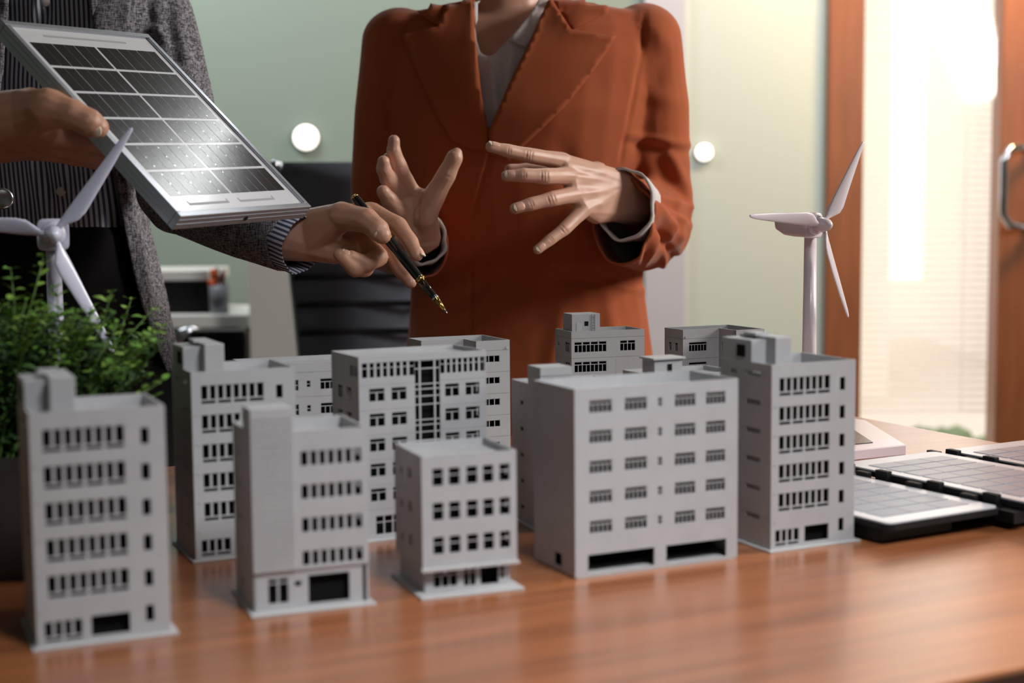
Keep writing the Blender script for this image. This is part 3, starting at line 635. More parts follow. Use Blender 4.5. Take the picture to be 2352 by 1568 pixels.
def inpoly(p, poly):
    x, y = p[:, 0], p[:, 1]; r = np.zeros(len(p), bool); n = len(poly)
    for i in range(n):
        x0, y0 = poly[i]; x1, y1 = poly[(i + 1) % n]
        c = ((y0 > y) != (y1 > y)) & (x < (x1 - x0) * (y - y0) / ((y1 - y0) if y1 != y0 else 1e-9) + x0); r ^= c
    return r
def smoothobj(name, me, m, parent, solid=0):
    me.materials.clear(); me.materials.append(m); me.polygons.foreach_set('use_smooth', [True] * len(me.polygons))
    off = parent.location
    if len(me.vertices): setco(me, getco(me) - np.array(off))
    me.name = name; o = link(name, me, parent)
    if solid: s_ = o.modifiers.new('thickness', 'SOLIDIFY'); s_.thickness = solid; s_.offset = -1
    return o
def bvh_of(me):
    return BVHTree.FromPolygons([v.co.copy() for v in me.vertices], [tuple(p.vertices) for p in me.polygons])
def dens(poly, step=12):
    out = []
    for i in range(len(poly)):
        a = V(poly[i]).to_2d(); b_ = V(poly[(i + 1) % len(poly)]).to_2d(); n = max(1, int((b_ - a).length / step))
        out += [tuple(a.lerp(b_, k / n)) for k in range(n)]
    return out
def patch(name, m, poly, bvh, off, thick, parent, lift=None, step=11, Yf=None, wav=0):
    """cloth piece lying on a garment: outline poly (px), off metres proud of the surface"""
    bd = dens([(a, b_, 0) for a, b_ in poly], step); pts = list(bd)
    xs = [p[0] for p in poly]; ys = [p[1] for p in poly]; gx = np.arange(min(xs), max(xs), step); gy = np.arange(min(ys), max(ys), step)
    G = np.array([(x, y) for x in gx for y in gy]); G = G[inpoly(G, poly)]
    B = np.array(bd); keep = [tuple(g_) for g_ in G if np.min(np.hypot(*(B - g_).T)) > step * .5]; pts += keep
    r = delaunay_2d_cdt([V(p) for p in pts], [(i, (i + 1) % len(bd)) for i in range(len(bd))], [], 1, 1e-4)
    vs2, _, fs = r[0], r[1], r[2]
    top = []; bot = []; last = None
    for q in vs2:
        d = ray(q.x, q.y).normalized(); hit = bvh.ray_cast(V((0, 0, CAMZ)), d)
        if hit[0] is None:
            nn = bvh.find_nearest(at(q.x, q.y, Yf or 1.85)); P, n_ = nn[0], nn[1]
        else: P, n_ = hit[0], hit[1]
        if n_.y > 0: n_ = -n_
        n_ = V((n_.x * .05, -1, 0)).normalized()
        h = off + (lift(q.x, q.y) if lift else 0) + wav * noise.noise(V((q.x * .02, q.y * .02, 3)))
        top.append(P + n_ * (h + thick)); bot.append(P + n_ * h)
    # relax
    nb = [set() for _ in top]
    for f in fs:
        for i in range(len(f)): nb[f[i]].add(f[i - 1]); nb[f[i - 1]].add(f[i])
    for _ in range(14):
        for L in (top, bot):
            new = [sum((L[j] for j in nb[i]), V((0, 0, 0))) / max(1, len(nb[i])) for i in range(len(L))]
            for i in range(len(L)):
                if nb[i]:
                    dlt = new[i] - L[i]; L[i] = L[i] + V((0, dlt.y, 0)) * .6
    n = len(top); edges = {}
    for f in fs:
        for i in range(len(f)):
            a, b_ = f[i], f[(i + 1) % len(f)]; edges[(a, b_)] = 1
    F_ = [tuple(f) for f in fs] + [tuple(n + i for i in reversed(f)) for f in fs]
    for (a, b_) in edges:
        if (b_, a) not in edges: F_.append((b_, a, n + a, n + b_))
    me = bpy.data.meshes.new(name); L = parent.location; me.from_pydata([tuple(p - L) for p in top + bot], [], F_); me.materials.append(m)
    me.polygons.foreach_set('use_smooth', [True] * len(me.polygons)); o = link(name, me, parent); return o
def ringpx(y, x0, x1, Yc, b, n=28, e=2.5):
    p0, p1 = at(x0, y, Yc), at(x1, y, Yc); c = (p0 + p1) / 2; a = (p1 - p0).length / 2; out = []
    for k in range(n):
        t = 2 * math.pi * k / n; cx = math.copysign(abs(math.cos(t)) ** (2 / e), math.cos(t)); cy = math.copysign(abs(math.sin(t)) ** (2 / e), math.sin(t))
        out.append((c.x + a * cx, c.y + b * cy, c.z))
    return out
def nail(p, d, n, w_, l_, parent, tip=True, label=None):
    """a curved nail plate at p, growing along d, facing n"""
    d = V(d).normalized(); n = V(n); n = (n - d * n.dot(d)).normalized(); s_ = d.cross(n)
    def plate(l0, l1, name, m, par):
        rings = []; N_ = 10; rf = w_ * .62
        for i in range(9):
            t = l0 + (l1 - l0) * i / 8; tt = abs(2 * t - 1); ww = w_ / 2 * math.sqrt(max(.05, 1 - .8 * max(0, (tt - .35) / .68) ** 2.4)); row = []; low = []
            for k in range(N_ + 1):
                a = -1 + 2 * k / N_; xx = a * ww; hh = math.sqrt(max(0, rf * rf - xx * xx)) - rf - .0010 * max(0, (t - .5)) * 2 - .0006 * max(0, .2 - t) * 5
                q = p + d * ((t - .5) * l_) + s_ * xx; row.append(q + n * hh); low.append(q + n * (hh - .0016))
            rings.append([V(x) - parent.location for x in row + low[::-1]])
        mb = MB(); mb.loft(rings); return mb.build(name, m, par, True)
    o = plate(0, 1.0 if not tip else .82, 'fingernail', M['nail'], parent)
    if tip: plate(.82, 1.06, 'nail_tip', M['nailtip'], parent)
    return o
def finger(J, R, sc_=1.1):
    R = [x * sc_ for x in R]
    return finger_(J, R)
def finger_(J, R):      # chain of joints with slight knuckle swell
    H = []
    for i in range(len(J) - 1):
        a, b_ = V(J[i]), V(J[i + 1]); m_ = a.lerp(b_, .5); rm = (R[i] + R[i + 1]) / 2 * .93
        H.append([(a, R[i]), (m_, rm)]); H.append([(m_, rm), (b_, R[i + 1])])
    return H
def join_meshes(L):
    bm = bmesh.new()
    for me in L: bm.from_mesh(me)
    out = bpy.data.meshes.new('body'); bm.to_mesh(out); bm.free(); return out
def head(cx, Y, ztop_chin, hgt=.215, tilt=.2):
    """skull, jaw, nose, lips, ears; returns hulls"""
    z0 = ztop_chin; H = []; s_ = hgt / .215
    def P(x, y, z): return V((cx + x * s_, Y - (y * math.cos(tilt) - 0 * z) * s_ - (.215 * .5 - z) * math.sin(tilt) * .2 * s_, z0 + z * s_))
    H.append([(P(0, -.015, .135), (.073 * s_, .09 * s_, .078 * s_)), (P(0, .02, .13), (.07 * s_, .07 * s_, .07 * s_))])
    H.append([(P(0, .02, .1), (.062 * s_, .06 * s_, .05 * s_)), (P(0, .06, .018), .017 * s_), (P(.038, .005, .035), .015 * s_), (P(-.038, .005, .035), .015 * s_)])
    H.append([(P(0, .086, .105), .005 * s_), (P(0, .105, .075), .009 * s_), (P(.010, .092, .070), .007 * s_), (P(-.010, .092, .070), .007 * s_)])
    H.append([(P(-.02, .082, .045), .005 * s_), (P(0, .09, .047), .007 * s_), (P(.02, .082, .045), .005 * s_)])
    H.append([(P(-.045, .07, .118), .008 * s_), (P(.045, .07, .118), .008 * s_)])
    for sg in (-1, 1): H.append([(P(sg * .074, -.01, .115), (.006, .014, .016)), (P(sg * .071, -.005, .085), (.005, .009, .01))])
    return H, P
# ================================================================== woman in the rust blazer
YW = 1.90
W1 = empty('person', (at(1180, 784, YW).x, YW, 0), 0, 'person in a rust-coloured blazer over a white shirt, gesturing with both open hands', 'person', None)
def A(x, y, Y): return at(x, y, Y)
# --- skin: near hand, back of the hand to the camera
def left_hand():
    i_ = [A(1322, 388, 1.665), A(1290, 370, 1.645), A(1216, 357, 1.615), A(1166, 346, 1.600), A(1127, 337, 1.592)]
    m_ = [A(1340, 420, 1.665), A(1306, 404, 1.640), A(1251, 405, 1.605), A(1202, 402, 1.592), A(1164, 404, 1.590)]
    r_ = [A(1350, 445, 1.665), A(1321, 446, 1.642), A(1267, 457, 1.610), A(1218, 469, 1.597), A(1183, 479, 1.592)]
    l_ = [A(1368, 468, 1.668), A(1341, 481, 1.648), A(1297, 525, 1.624), A(1263, 551, 1.612), A(1235, 573, 1.605)]
    H = []
    H += finger(i_, [.0115, .0098, .0083, .0072, .0056]); H += finger(m_, [.0115, .0102, .0087, .0076, .0062]); H += finger(r_, [.0115, .0100, .0083, .0073, .0060]); H += finger(l_, [.0105, .0090, .0074, .0064, .0052])
    wa, wb = A(1432, 424, 1.715), A(1412, 478, 1.71)
    H.append([(i_[1], .0095), (m_[1], .0100), (wa, .0165), (A(1370, 398, 1.675), .012)])
    H.append([(m_[1], .0100), (r_[1], .0100), (wa, .0170), (wb, .0165)])
    H.append([(r_[1], .0098), (l_[1], .0090), (wb, .0165), (wa, .016)])
    H.append([(l_[1], .0085), (A(1368, 496, 1.675), .0095), (wb, .016)])
    H.append([(A(1385, 440, 1.70), .018), (A(1345, 435, 1.69), .014), (A(1325, 410, 1.68), .011)])
    # thumb tucked behind, only its tip peeking out above the middle finger
    H += finger([A(1370, 400, 1.70), A(1290, 400, 1.680), A(1215, 392, 1.655), A(1170, 389, 1.645)], [.014, .0105, .0088, .0058])
    # wrist and forearm up the sleeve
    e_ = A(1508, 515, 1.90)
    H.append([(wa, .0165), (wb, .0165), (A(1455, 468, 1.75), (.027, .023, .027))]); H.append([(A(1455, 468, 1.75), .026), (e_, .036)])
    me = organic(H, .0010, 9); L = []
    for (x, y, dx, dy, ln) in ((1216, 357, -.12, 1, 13), (1210, 355, -.12, 1, 11), (1222, 359, -.12, 1, 11), (1168, 346, -.1, 1, 10), (1173, 347, -.1, 1, 8), (1251, 405, .02, 1, 14), (1244, 404, .02, 1, 12), (1258, 405, .02, 1, 12), (1203, 402, 0, 1, 11), (1208, 402, 0, 1, 9),
                              (1267, 457, .35, 1, 13), (1260, 459, .35, 1, 11), (1274, 454, .35, 1, 11), (1219, 469, .35, 1, 10), (1224, 467, .35, 1, 9), (1297, 525, .9, 1, 11), (1292, 530, .9, 1, 9), (1264, 551, .9, 1, 9), (1268, 548, .9, 1, 8)):
        m_ = math.hypot(dx, dy); L.append((x - dx / m_ * ln, y - dy / m_ * ln, x + dx / m_ * ln, y + dy / m_ * ln, 1.9, -.0006))
    L += [(1216, 350, 1216, 364, 6, .0007), (1251, 398, 1251, 412, 6, .0007), (1267, 450, 1267, 463, 6, .0007), (1297, 519, 1297, 531, 6, .0006), (1310, 402, 1400, 415, 6, .0009), (1325, 446, 1405, 438, 6, .0009), (1295, 372, 1390, 396, 6, .0008), (1345, 480, 1400, 462, 6, .0007), (1325, 425, 1370, 428, 8, -.0012), (1312, 388, 1360, 400, 7, -.0010), (1340, 462, 1375, 455, 7, -.0009)]
    folds(me, L); return me
LH = left_hand()
def right_hand():
    d = 1.66
    ix = [A(944, 446, d + .012), A(929, 418, d + .004), A(915, 380, d - .010), A(904, 347, d - .018), A(905, 323, d - .020)]
    mx = [A(932, 448, d + .016), A(918, 425, d + .014), A(900, 392, d + .006), A(893, 366, d + .006)]
    rx = [A(925, 462, d + .010), A(909, 440, d + .0), A(890, 408, d - .018), A(881, 387, d - .028), A(881, 371, d - .032)]
    px_ = [A(928, 490, d + .004), A(913, 482, d - .004), A(894, 459, d - .020), A(880, 440, d - .028)]
    th = [A(974, 500, d + .002), A(997, 450, d - .003), A(1026, 400, d - .010), A(1044, 362, d - .014), A(1049, 352, d - .014)]
    H = []; H += finger(ix, [.012, .0108, .0092, .0080, .0064]); H += finger(mx, [.011, .010, .0090, .0075]); H += finger(rx, [.011, .0102, .0092, .0082, .0066]); H += finger(px_, [.012, .0110, .0092, .0072])
    H += finger(th, [.0138, .0122, .0105, .0092, .0062])
    wr = A(966, 545, d + .03); wr2 = A(978, 540, d + .03)
    H.append([(ix[0], .011), (A(966, 448, d + .008), .0085), (A(972, 505, d + .006), .014), (A(950, 500, d + .01), .013)])
    H.append([(A(966, 450, d + .008), .0080), (th[1], .010), (A(978, 500, d + .002), .014)])
    H.append([(ix[0], .011), (rx[0], .011), (px_[0], .011), (A(950, 505, d + .012), .014)])
    H.append([(px_[0], .0115), (A(945, 520, d + .010), .014), (wr, .018)]); H.append([(A(978, 500, d + .004), .0145), (A(950, 500, d + .01), .015), (wr, .018), (wr2, .018)])
    H.append([(wr, (.025, .02, .02)), (A(905, 560, 1.92), .036)])
    me = organic(H, .0011, 9)
    folds(me, [(910, 388, 924, 383, 2.2, -.0006), (898, 350, 912, 348, 2, -.0005), (884, 412, 898, 405, 2, -.0006), (888, 462, 900, 455, 2, -.0005), (912, 455, 955, 452, 4, -.0010), (915, 470, 950, 480, 4, -.0009), (962, 455, 958, 530, 5, -.0012), (985, 470, 975, 515, 12, .0012), (925, 490, 940, 530, 10, .001), (1020, 402, 1036, 408, 2.4, -.0006)])
    return me
RH = right_hand()
# --- body under the clothes: one skin with head and neck
chz = at(1145, -22, YW).z; hx_ = at(1150, -60, YW).x
HH, HP = head(hx_, YW - .03, chz + .012, .212)
BH = list(HH)
BH.append([(V((hx_, YW + .0, chz + .05)), .05), (at(1160, 60, YW + .02), (.055, .045, .04))])
BH.append([(at(1160, 60, YW + .02), (.06, .05, .03)), (at(1010, 85, YW + .01), .035), (at(1330, 75, YW + .01), .035)])
BH.append([(at(930, 115, YW), .04), (at(1450, 105, YW), .04), (at(1185, 180, YW), (.10, .075, .05)), (at(1185, 60, YW + .01), (.06, .045, .03))])
BH.append([(at(1185, 180, YW), (.15, .078, .05)), (at(1190, 640, YW), (.11, .07, .05))]); BH.append([(at(1190, 640, YW), (.115, .07, .05)), (at(1200, 1000, YW), (.145, .08, .05))])
BH.append([(at(925, 120, YW), .042), (at(888, 540, YW + .02), .034)]); BH.append([(at(1480, 115, YW), .042), (at(1515, 505, YW + .0), .034)])
for sg in (-1, 1):
    hp = V((at(1200, 1000, YW).x + sg * .075, YW, at(1200, 1000, YW).z)); BH.append([(hp, .07), (V((hp.x, YW, .42)), .05)]); BH.append([(V((hp.x, YW, .42)), .05), (V((hp.x, YW + .01, .07)), .036)])
    BH.append([(V((hp.x, YW + .02, .035)), .03), (V((hp.x + sg * .01, YW - .13, .022)), .02)])
BM = organic(BH, .005, 4)
body = join_meshes([BM, LH, RH]); bodyo = smoothobj('body', body, M['skin'], W1)
# eyes, lips and hair
for sg in (-1, 1):
    p = HP(sg * .032, .078, .105); mb = MB(); mb.lathe([(0, .001), (.2, .009), (.5, .0115), (.8, .009), (1, .001)], p - W1.location - V((0, .0115, 0)), p - W1.location + V((0, .0115, 0)), 16); mb.build('eye', M['white'], W1, True)
    mb = MB(); q = p - W1.location - V((0, .0105, 0)); mb.lathe([(0, .0055), (1, .004)], q, q - V((0, .0016, 0)), 14); mb.build('iris', M['hair'], W1, True)
hr = [[(HP(0, -.03, .15), (.082, .088, .082)), (HP(0, .012, .175), (.072, .07, .05))], [(HP(0, -.06, .14), (.075, .05, .07)), (HP(0, -.085, .02), (.055, .035, .03))],
      [(HP(.07, -.03, .15), .02), (HP(.075, -.04, .05), .018)], [(HP(-.07, -.03, .15), .02), (HP(-.075, -.04, .05), .018)]]
smoothobj('hair', organic(hr, .004, 5), M['hair'], W1)
# --- blazer
tor = MB()
tor.loft([ringpx(8, 1040, 1330, YW, .045, 28, 2.1), ringpx(36, 900, 1500, YW, .062, 28, 2.1), ringpx(75, 885, 1515, YW, .080, 28, 2.1), ringpx(140, 880, 1518, YW, .098, 28, 2.1), ringpx(260, 885, 1500, YW, .112, 28, 2.1), ringpx(400, 905, 1478, YW, .105, 28, 2.1),
          ringpx(540, 930, 1478, YW, .096, 28, 2.1), ringpx(650, 945, 1478, YW, .092, 28, 2.1), ringpx(760, 938, 1492, YW, .100, 28, 2.1), ringpx(900, 918, 1512, YW, .11, 28, 2.1), ringpx(1100, 895, 1530, YW, .118, 28, 2.1), ringpx(1230, 890, 1540, YW, .12, 28, 2.1)])
elR, elL = at(1500, 512, YW + .01), at(888, 535, YW + .03)
SL = [[(at(1478, 92, YW), (.050, .052, .048)), (at(1497, 250, YW), .050)], [(at(1497, 250, YW), .050), (at(1500, 400, YW), .0485)], [(at(1500, 400, YW), .0485), (elR, (.052, .05, .060))],
      [(elR, (.050, .05, .058)), (at(1478, 512, 1.80), (.050, .05, .060))], [(at(1478, 512, 1.80), (.048, .05, .058)), (at(1432, 500, 1.70), (.040, .02, .054))],
      [(at(1432, 500, 1.70), (.040, .02, .054)), (at(1415, 494, 1.665), (.038, .01, .050))]]
SR = [[(at(920, 98, YW), (.050, .052, .045)), (at(897, 260, YW), .047)], [(at(897, 260, YW), .047), (at(880, 420, YW + .01), .044)], [(at(880, 420, YW + .01), .044), (elL, (.045, .045, .05))],
      [(elL, (.045, .045, .05)), (at(935, 560, 1.80), .042)], [(at(935, 560, 1.80), .042), (at(972, 566, 1.715), (.032, .02, .038))], [(at(972, 566, 1.715), (.032, .02, .038)), (at(982, 566, 1.69), (.028, .012, .034))]]
JM = organic(SL + SR, .0038, 7, ICO, tor)
jb = bvh_of(JM)
folds(JM, [ # armscye seams
    (1480, 25, 1474, 130, 5, -.0035), (1474, 130, 1440, 300, 5, -.003), (1440, 300, 1425, 380, 6, -.003),
    # shoulder and upper sleeve
    (1500, 60, 1545, 120, 20, .003), (1530, 110, 1500, 230, 26, -.004), (1560, 230, 1470, 215, 22, .004), (1445, 310, 1590, 335, 9, .0055), (1440, 330, 1585, 352, 10, -.004),
    (1535, 345, 1590, 470, 13, .006), (1500, 330, 1545, 440, 22, -.006), (1420, 400, 1560, 455, 26, -.008),
    # elbow folds
    (1495, 432, 1592, 480, 8, .007), (1505, 450, 1585, 505, 7, -.006), (1520, 460, 1585, 520, 6, .006), (1490, 440, 1560, 545, 9, .007), (1500, 480, 1560, 620, 10, -.007), (1478, 440, 1545, 560, 7, .005),
    (1545, 500, 1520, 625, 7, .008), (1520, 500, 1535, 600, 9, -.007), (1515, 530, 1480, 610, 6, .006), (1500, 470, 1480, 600, 9, -.006), (1475, 430, 1468, 600, 7, .005), (1570, 500, 1560, 580, 6, .005),
    # chest and waist folds
    (1200, 610, 1440, 600, 20, .005), (1250, 640, 1470, 650, 9, -.007), (1290, 625, 1476, 668, 8, .006), (1100, 700, 1180, 590, 24, .006), (1180, 760, 1300, 660, 26, -.006), (1300, 700, 1250, 900, 22, .005), (1400, 680, 1420, 900, 20, .005),
    (1130, 340, 1085, 520, 5, -.004), (1118, 345, 1073, 520, 9, .002), (1085, 520, 1075, 900, 5, -.003), (1350, 420, 1240, 640, 26, .005), (1280, 330, 1350, 480, 26, -.004),
    (960, 420, 1000, 640, 22, .005), (850, 250, 900, 300, 20, .004), (835, 380, 900, 420, 14, .005)], .0025)
VN = [(1085, -80), (1088, 60), (1096, 130), (1106, 215), (1122, 303), (1140, 262), (1166, 200), (1212, 105), (1262, -5), (1290, -80)]
cL = at(1432, 500, 1.70); cdir = (at(1415, 494, 1.665) - at(1478, 512, 1.80)).normalized(); cR = at(972, 566, 1.715); rdir = (at(982, 566, 1.69) - at(935, 560, 1.80)).normalized()
def jcut(cs, p, ns):
    k = inpoly(p, VN) & (ns[:, 1] < .2)
    d1_ = (cs - np.array(cL)) @ np.array(cdir); k |= (d1_ > 0) & (np.linalg.norm(cs - np.array(cL), axis=1) < .11) & (cs[:, 1] < 1.74)
    d2_ = (cs - np.array(cR)) @ np.array(rdir); k |= (d2_ > 0) & (np.linalg.norm(cs - np.array(cR), axis=1) < .07) & (cs[:, 1] < 1.76)
    k |= (p[:, 1] > 1200) & (ns[:, 2] < -.6)
    return k
cut_faces(JM, jcut)
jk = smoothobj('blazer', JM, M['rust'], W1, .0022)
# lapels and collar
LPR = [(1262, -4), (1311, 70), (1413, 87), (1392, 122), (1352, 178), (1300, 242), (1250, 292), (1203, 335), (1165, 372), (1128, 352), (1122, 303), (1140, 262), (1166, 200), (1212, 105)]
lap = patch('lapel', M['rust'], LPR, jb, .0045, .0032, W1, lambda x, y: .004 * max(0, min(1, (x - 1250) / 120)), 11)
patch('collar', M['rust'], [(1262, -4), (1311, 70), (1396, 32), (1384, -10), (1376, -60), (1290, -60)], jb, .007, .003, W1, lambda x, y: .003, 11)
LPL = [(1085, -8), (1090, 60), (1096, 130), (1106, 215), (1122, 303), (1118, 345), (1090, 345), (1040, 325), (1000, 255), (962, 170), (925, 84), (1008, 62), (1030, -8)]
patch('lapel', M['rust'], LPL, jb, .0045, .0032, W1, lambda x, y: .004 * max(0, min(1, (1040 - x) / 80)), 11)
patch('collar', M['rust'], [(1030, -8), (1008, 62), (960, 30), (975, -60), (1085, -60), (1085, -8)], jb, .007, .003, W1, lambda x, y: .003, 11)
# white shirt under the V and its folded collar
SM = MB(); SM.loft([ringpx(-4, 1085, 1250, YW + .005, .055, 28, 2.1), ringpx(36, 985, 1400, YW, .054, 28, 2.1), ringpx(75, 900, 1500, YW, .070, 28, 2.1), ringpx(140, 895, 1500, YW, .088, 28, 2.1), ringpx(260, 900, 1485, YW, .101, 28, 2.1), ringpx(400, 920, 1462, YW, .095, 28, 2.1), ringpx(650, 958, 1465, YW, .084, 28, 2.1), ringpx(900, 932, 1500, YW, .1, 28, 2.1)])
SM_ = organic([], .004, 4, ICO2, SM)
folds(SM_, [(1130, 130, 1140, 260, 8, .005), (1160, 110, 1150, 230, 7, -.005), (1180, 110, 1165, 200, 8, .005), (1110, 190, 1140, 150, 6, .004)], .001)
sb = bvh_of(SM_)
NK = [(1040, -60), (1090, 60), (1100, 118), (1128, 134), (1150, 108), (1180, 78), (1212, 40), (1250, -20), (1262, -60)]
cut_faces(SM_, lambda cs, p, ns: (inpoly(p, NK) & (ns[:, 1] < .2)) | ((p[:, 1] < 20)))
smoothobj('shirt', SM_, M['white'], W1, .0015)
patch('shirt_collar', M['white'], [(1180, 78), (1212, 40), (1250, -20), (1275, -40), (1262, 10), (1225, 95), (1208, 108), (1168, 92)], jb, -.004, .0018, W1, lambda x, y: .003, 8)
patch('shirt_collar', M['white'], [(1084, -30), (1098, -30), (1097, 44), (1091, 60), (1086, 20)], jb, -.001, .0018, W1, None, 7)
# chest skin inside the neckline follows the neck
# cuffs of the shirt
def cuff(cen, d, rx, rz, len_, m, parent, label=None, th=.0012, wob=.0012, name='shirt_cuff', uv=0):
    d = V(d).normalized(); side_ = d.cross(V((0, 0, 1))).normalized(); upv = side_.cross(d); mb = MB(); rings = []
    N_ = 40
    for rr, sgn in ((0, 0), (0, 1)):
        pass
    for t, off in ((0, 0), (.5, 0), (1, 0), (1, th), (.5, th), (0, th)):
        ring = []
        for k in range(N_):
            a = 2 * math.pi * k / N_; w2 = wob * math.sin(a * 5 + t * 2) + wob * .6 * math.sin(a * 9 + 1)
            ring.append(V(cen) + d * (len_ * t) + side_ * ((rx - off + w2) * math.cos(a)) + upv * ((rz - off + w2) * math.sin(a)) - parent.location)
        rings.append(ring)
    rings.append(rings[0]); mb.loft(rings, True, False)
    o = mb.build(name, m, parent, True)
    if uv:
        ul = o.data.uv_layers.new(name='UVMap')
        for l in o.data.loops: ul.data[l.index].uv = (0, 0)
        cc = V(cen) - parent.location
        for pgn in o.data.polygons:
            for li in pgn.loop_indices:
                q = o.data.vertices[o.data.loops[li].vertex_index].co - cc; a = math.atan2(q.dot(upv), q.dot(side_)); ul.data[li].uv = (a * rx, 0)
    return o
cuff(at(1450, 476, 1.735), (at(1428, 462, 1.675) - at(1462, 478, 1.78)), .0350, .043, .050, M['white'], W1, th=.003)
cuff(at(966, 556, 1.745), (at(972, 545, 1.69) - at(950, 560, 1.80)), .0265, .030, .052, M['white'], W1, th=.003)
# fingernails, near hand (seen from the back) and far hand (palm side: only tips show)
nc = lambda x, y, Y: (V((0, 0, CAMZ)) - at(x, y, Y)).normalized()
def nl(x, y, Y, x2, y2, Y2, w_, l_, nrm=None, parent=W1, r=.0052):
    p = at(x, y, Y); d = at(x, y, Y) - at(x2, y2, Y2); n_ = V(nrm).normalized() if nrm else nc(x, y, Y); d_ = d.normalized(); n_ = (n_ - d_ * n_.dot(d_)).normalized(); nail(p + n_ * (r + .0007), d_, n_, w_, l_, parent)
nl(1134, 337, 1.593, 1166, 346, 1.600, .0085, .0145, (-.1, -.6, .75), r=.0052)
nl(1172, 403, 1.590, 1202, 402, 1.592, .0095, .0130, (0, -.95, .3), r=.0060)
nl(1190, 477, 1.592, 1218, 469, 1.597, .0095, .0125, (0, -1, .15), r=.0060)
nl(1240, 569, 1.606, 1263, 551, 1.612, .0080, .0120, (0, -1, .1), r=.0052)
# trousers below the blazer
tr = [[(at(1200, 980, YW), (.155, .095, .05)), (at(1200, 1180, YW), (.165, .10, .06))]]
for sg in (-1, 1):
    hp = V((at(1200, 1100, YW).x + sg * .08, YW, at(1200, 1100, YW).z)); tr += [[(hp, .085), (V((hp.x, YW, .42)), .065)], [(V((hp.x, YW, .42)), .065), (V((hp.x, YW + .01, .10)), .06)]]
smoothobj('trousers', organic(tr, .007, 5), M['rust'], W1)
for sg in (-1, 1):
    hxx = at(1200, 1000, YW).x + sg * .08
    smoothobj('shoe', organic([[(V((hxx, YW + .03, .035)), .034), (V((hxx + sg * .01, YW - .06, .03)), .03), (V((hxx + sg * .012, YW - .15, .024)), .022)]], .005, 3), M['black'], W1)
# ================================================================== person in the grey blazer
YG = 1.72
W2 = empty('person', (at(140, 784, YG).x, YG, 0), 0, 'person in a grey linen blazer and striped shirt holding the solar panel and a pen', 'person')
def pen_hand():
    t_ = [A(735, 520, 1.475), A(785, 497, 1.445), A(842, 506, 1.425), A(868, 528, 1.413), A(878, 540, 1.410)]
    ix = [A(790, 500, 1.475), A(852, 490, 1.475), A(915, 518, 1.455), A(943, 556, 1.438), A(957, 585, 1.430)]
    mx = [A(790, 520, 1.49), A(850, 525, 1.50), A(895, 575, 1.475), A(922, 622, 1.458), A(943, 648, 1.447)]
    rg = [A(780, 545, 1.475), A(835, 553, 1.475), A(868, 590, 1.455), A(840, 606, 1.432), A(806, 590, 1.424)]
    lt = [A(765, 560, 1.465), A(810, 580, 1.460), A(838, 616, 1.445), A(815, 618, 1.425), A(780, 585, 1.418)]
    H = []; H += finger(t_, [.016, .0142, .0118, .0108, .0085]); H += finger(ix, [.0125, .0112, .0088, .0078, .0065]); H += finger(mx, [.0125, .011, .0088, .0078, .0062]); H += finger(rg, [.012, .0112, .0100, .0085, .0066]); H += finger(lt, [.0115, .0105, .0088, .0078, .0062])
    wa, wb = A(712, 520, 1.475), A(712, 562, 1.472)
    H.append([(t_[1], .0135), (ix[1], .010), (ix[0], .0135), (wa, .0185)]); H.append([(ix[1], .0105), (mx[1], .0105), (wa, .018), (wb, .017)]); H.append([(mx[1], .010), (rg[1], .0105), (wb, .017), (wa, .017)]); H.append([(rg[1], .010), (lt[1], .010), (wb, .017), (A(765, 580, 1.465), .012)])
    H.append([(t_[0], .016), (t_[1], .0145), (wa, .019), (wb, .017)])
    H.append([(wa, .0185), (wb, .0175), (A(640, 540, 1.475), .026)]); H.append([(A(640, 540, 1.475), .026), (A(430, 455, 1.585), .030)])
    return organic(H, .0013, 7)
def panel_hand():
    d = 1.252
    th = [A(70, 262, d - .01), A(110, 250, d - .03), A(165, 262, d - .035), A(205, 282, d - .035), A(224, 292, d - .033)]
    i_ = [A(20, 300, d + .02), A(110, 306, d + .02), A(190, 322, d + .035), A(250, 342, d + .06)]
    m_ = [A(10, 310, d + .03), A(100, 325, d + .05), A(190, 350, d + .09), A(240, 365, d + .12)]
    r_ = [A(0, 320, d + .04), A(90, 335, d + .07), A(170, 355, d + .11), A(220, 370, d + .14)]
    l_ = [A(-10, 325, d + .05), A(75, 340, d + .09), A(140, 355, d + .125)]
    H = []; H += finger(th, [.021, .0165, .0122, .0115, .0090]); H += finger(i_, [.017, .0130, .0105, .0085]); H += finger(m_, [.017, .013, .0105, .0085]); H += finger(r_, [.016, .012, .010, .008]); H += finger(l_, [.015, .011, .008])
    w1_, w2_ = A(-60, 285, d - .0), A(-60, 320, d + .03)
    H.append([(th[0], .022), (A(60, 240, d - .01), .014), (w1_, .026), (i_[0], .02)]); H.append([(i_[1], .0125), (m_[1], .0125), (w1_, .024), (th[0], .020)]); H.append([(m_[1], .012), (l_[1], .011), (w2_, .024), (w1_, .024)]); H.append([(w1_, .026), (w2_, .026), (A(-160, 300, d + .05), .028)])
    H.append([(A(-160, 300, d + .05), .028), (A(-330, 330, 1.55), .036)])
    return organic(H, .0013, 7)
PH = pen_hand(); QH = panel_hand()
ch2 = at(150, -150, YG).z; hx2_ = at(150, -200, YG).x
HH2, HP2 = head(hx2_, YG - .02, ch2 + .012, .225)
BH = list(HH2); zc = lambda y: at(140, y, YG)
BH.append([(V((hx2_, YG, ch2 + .05)), .055), (at(145, -30, YG + .02), (.06, .05, .04))]); BH.append([(at(145, -30, YG + .02), (.06, .05, .03)), (at(-20, 0, YG), .035), (at(310, 0, YG), .035)])
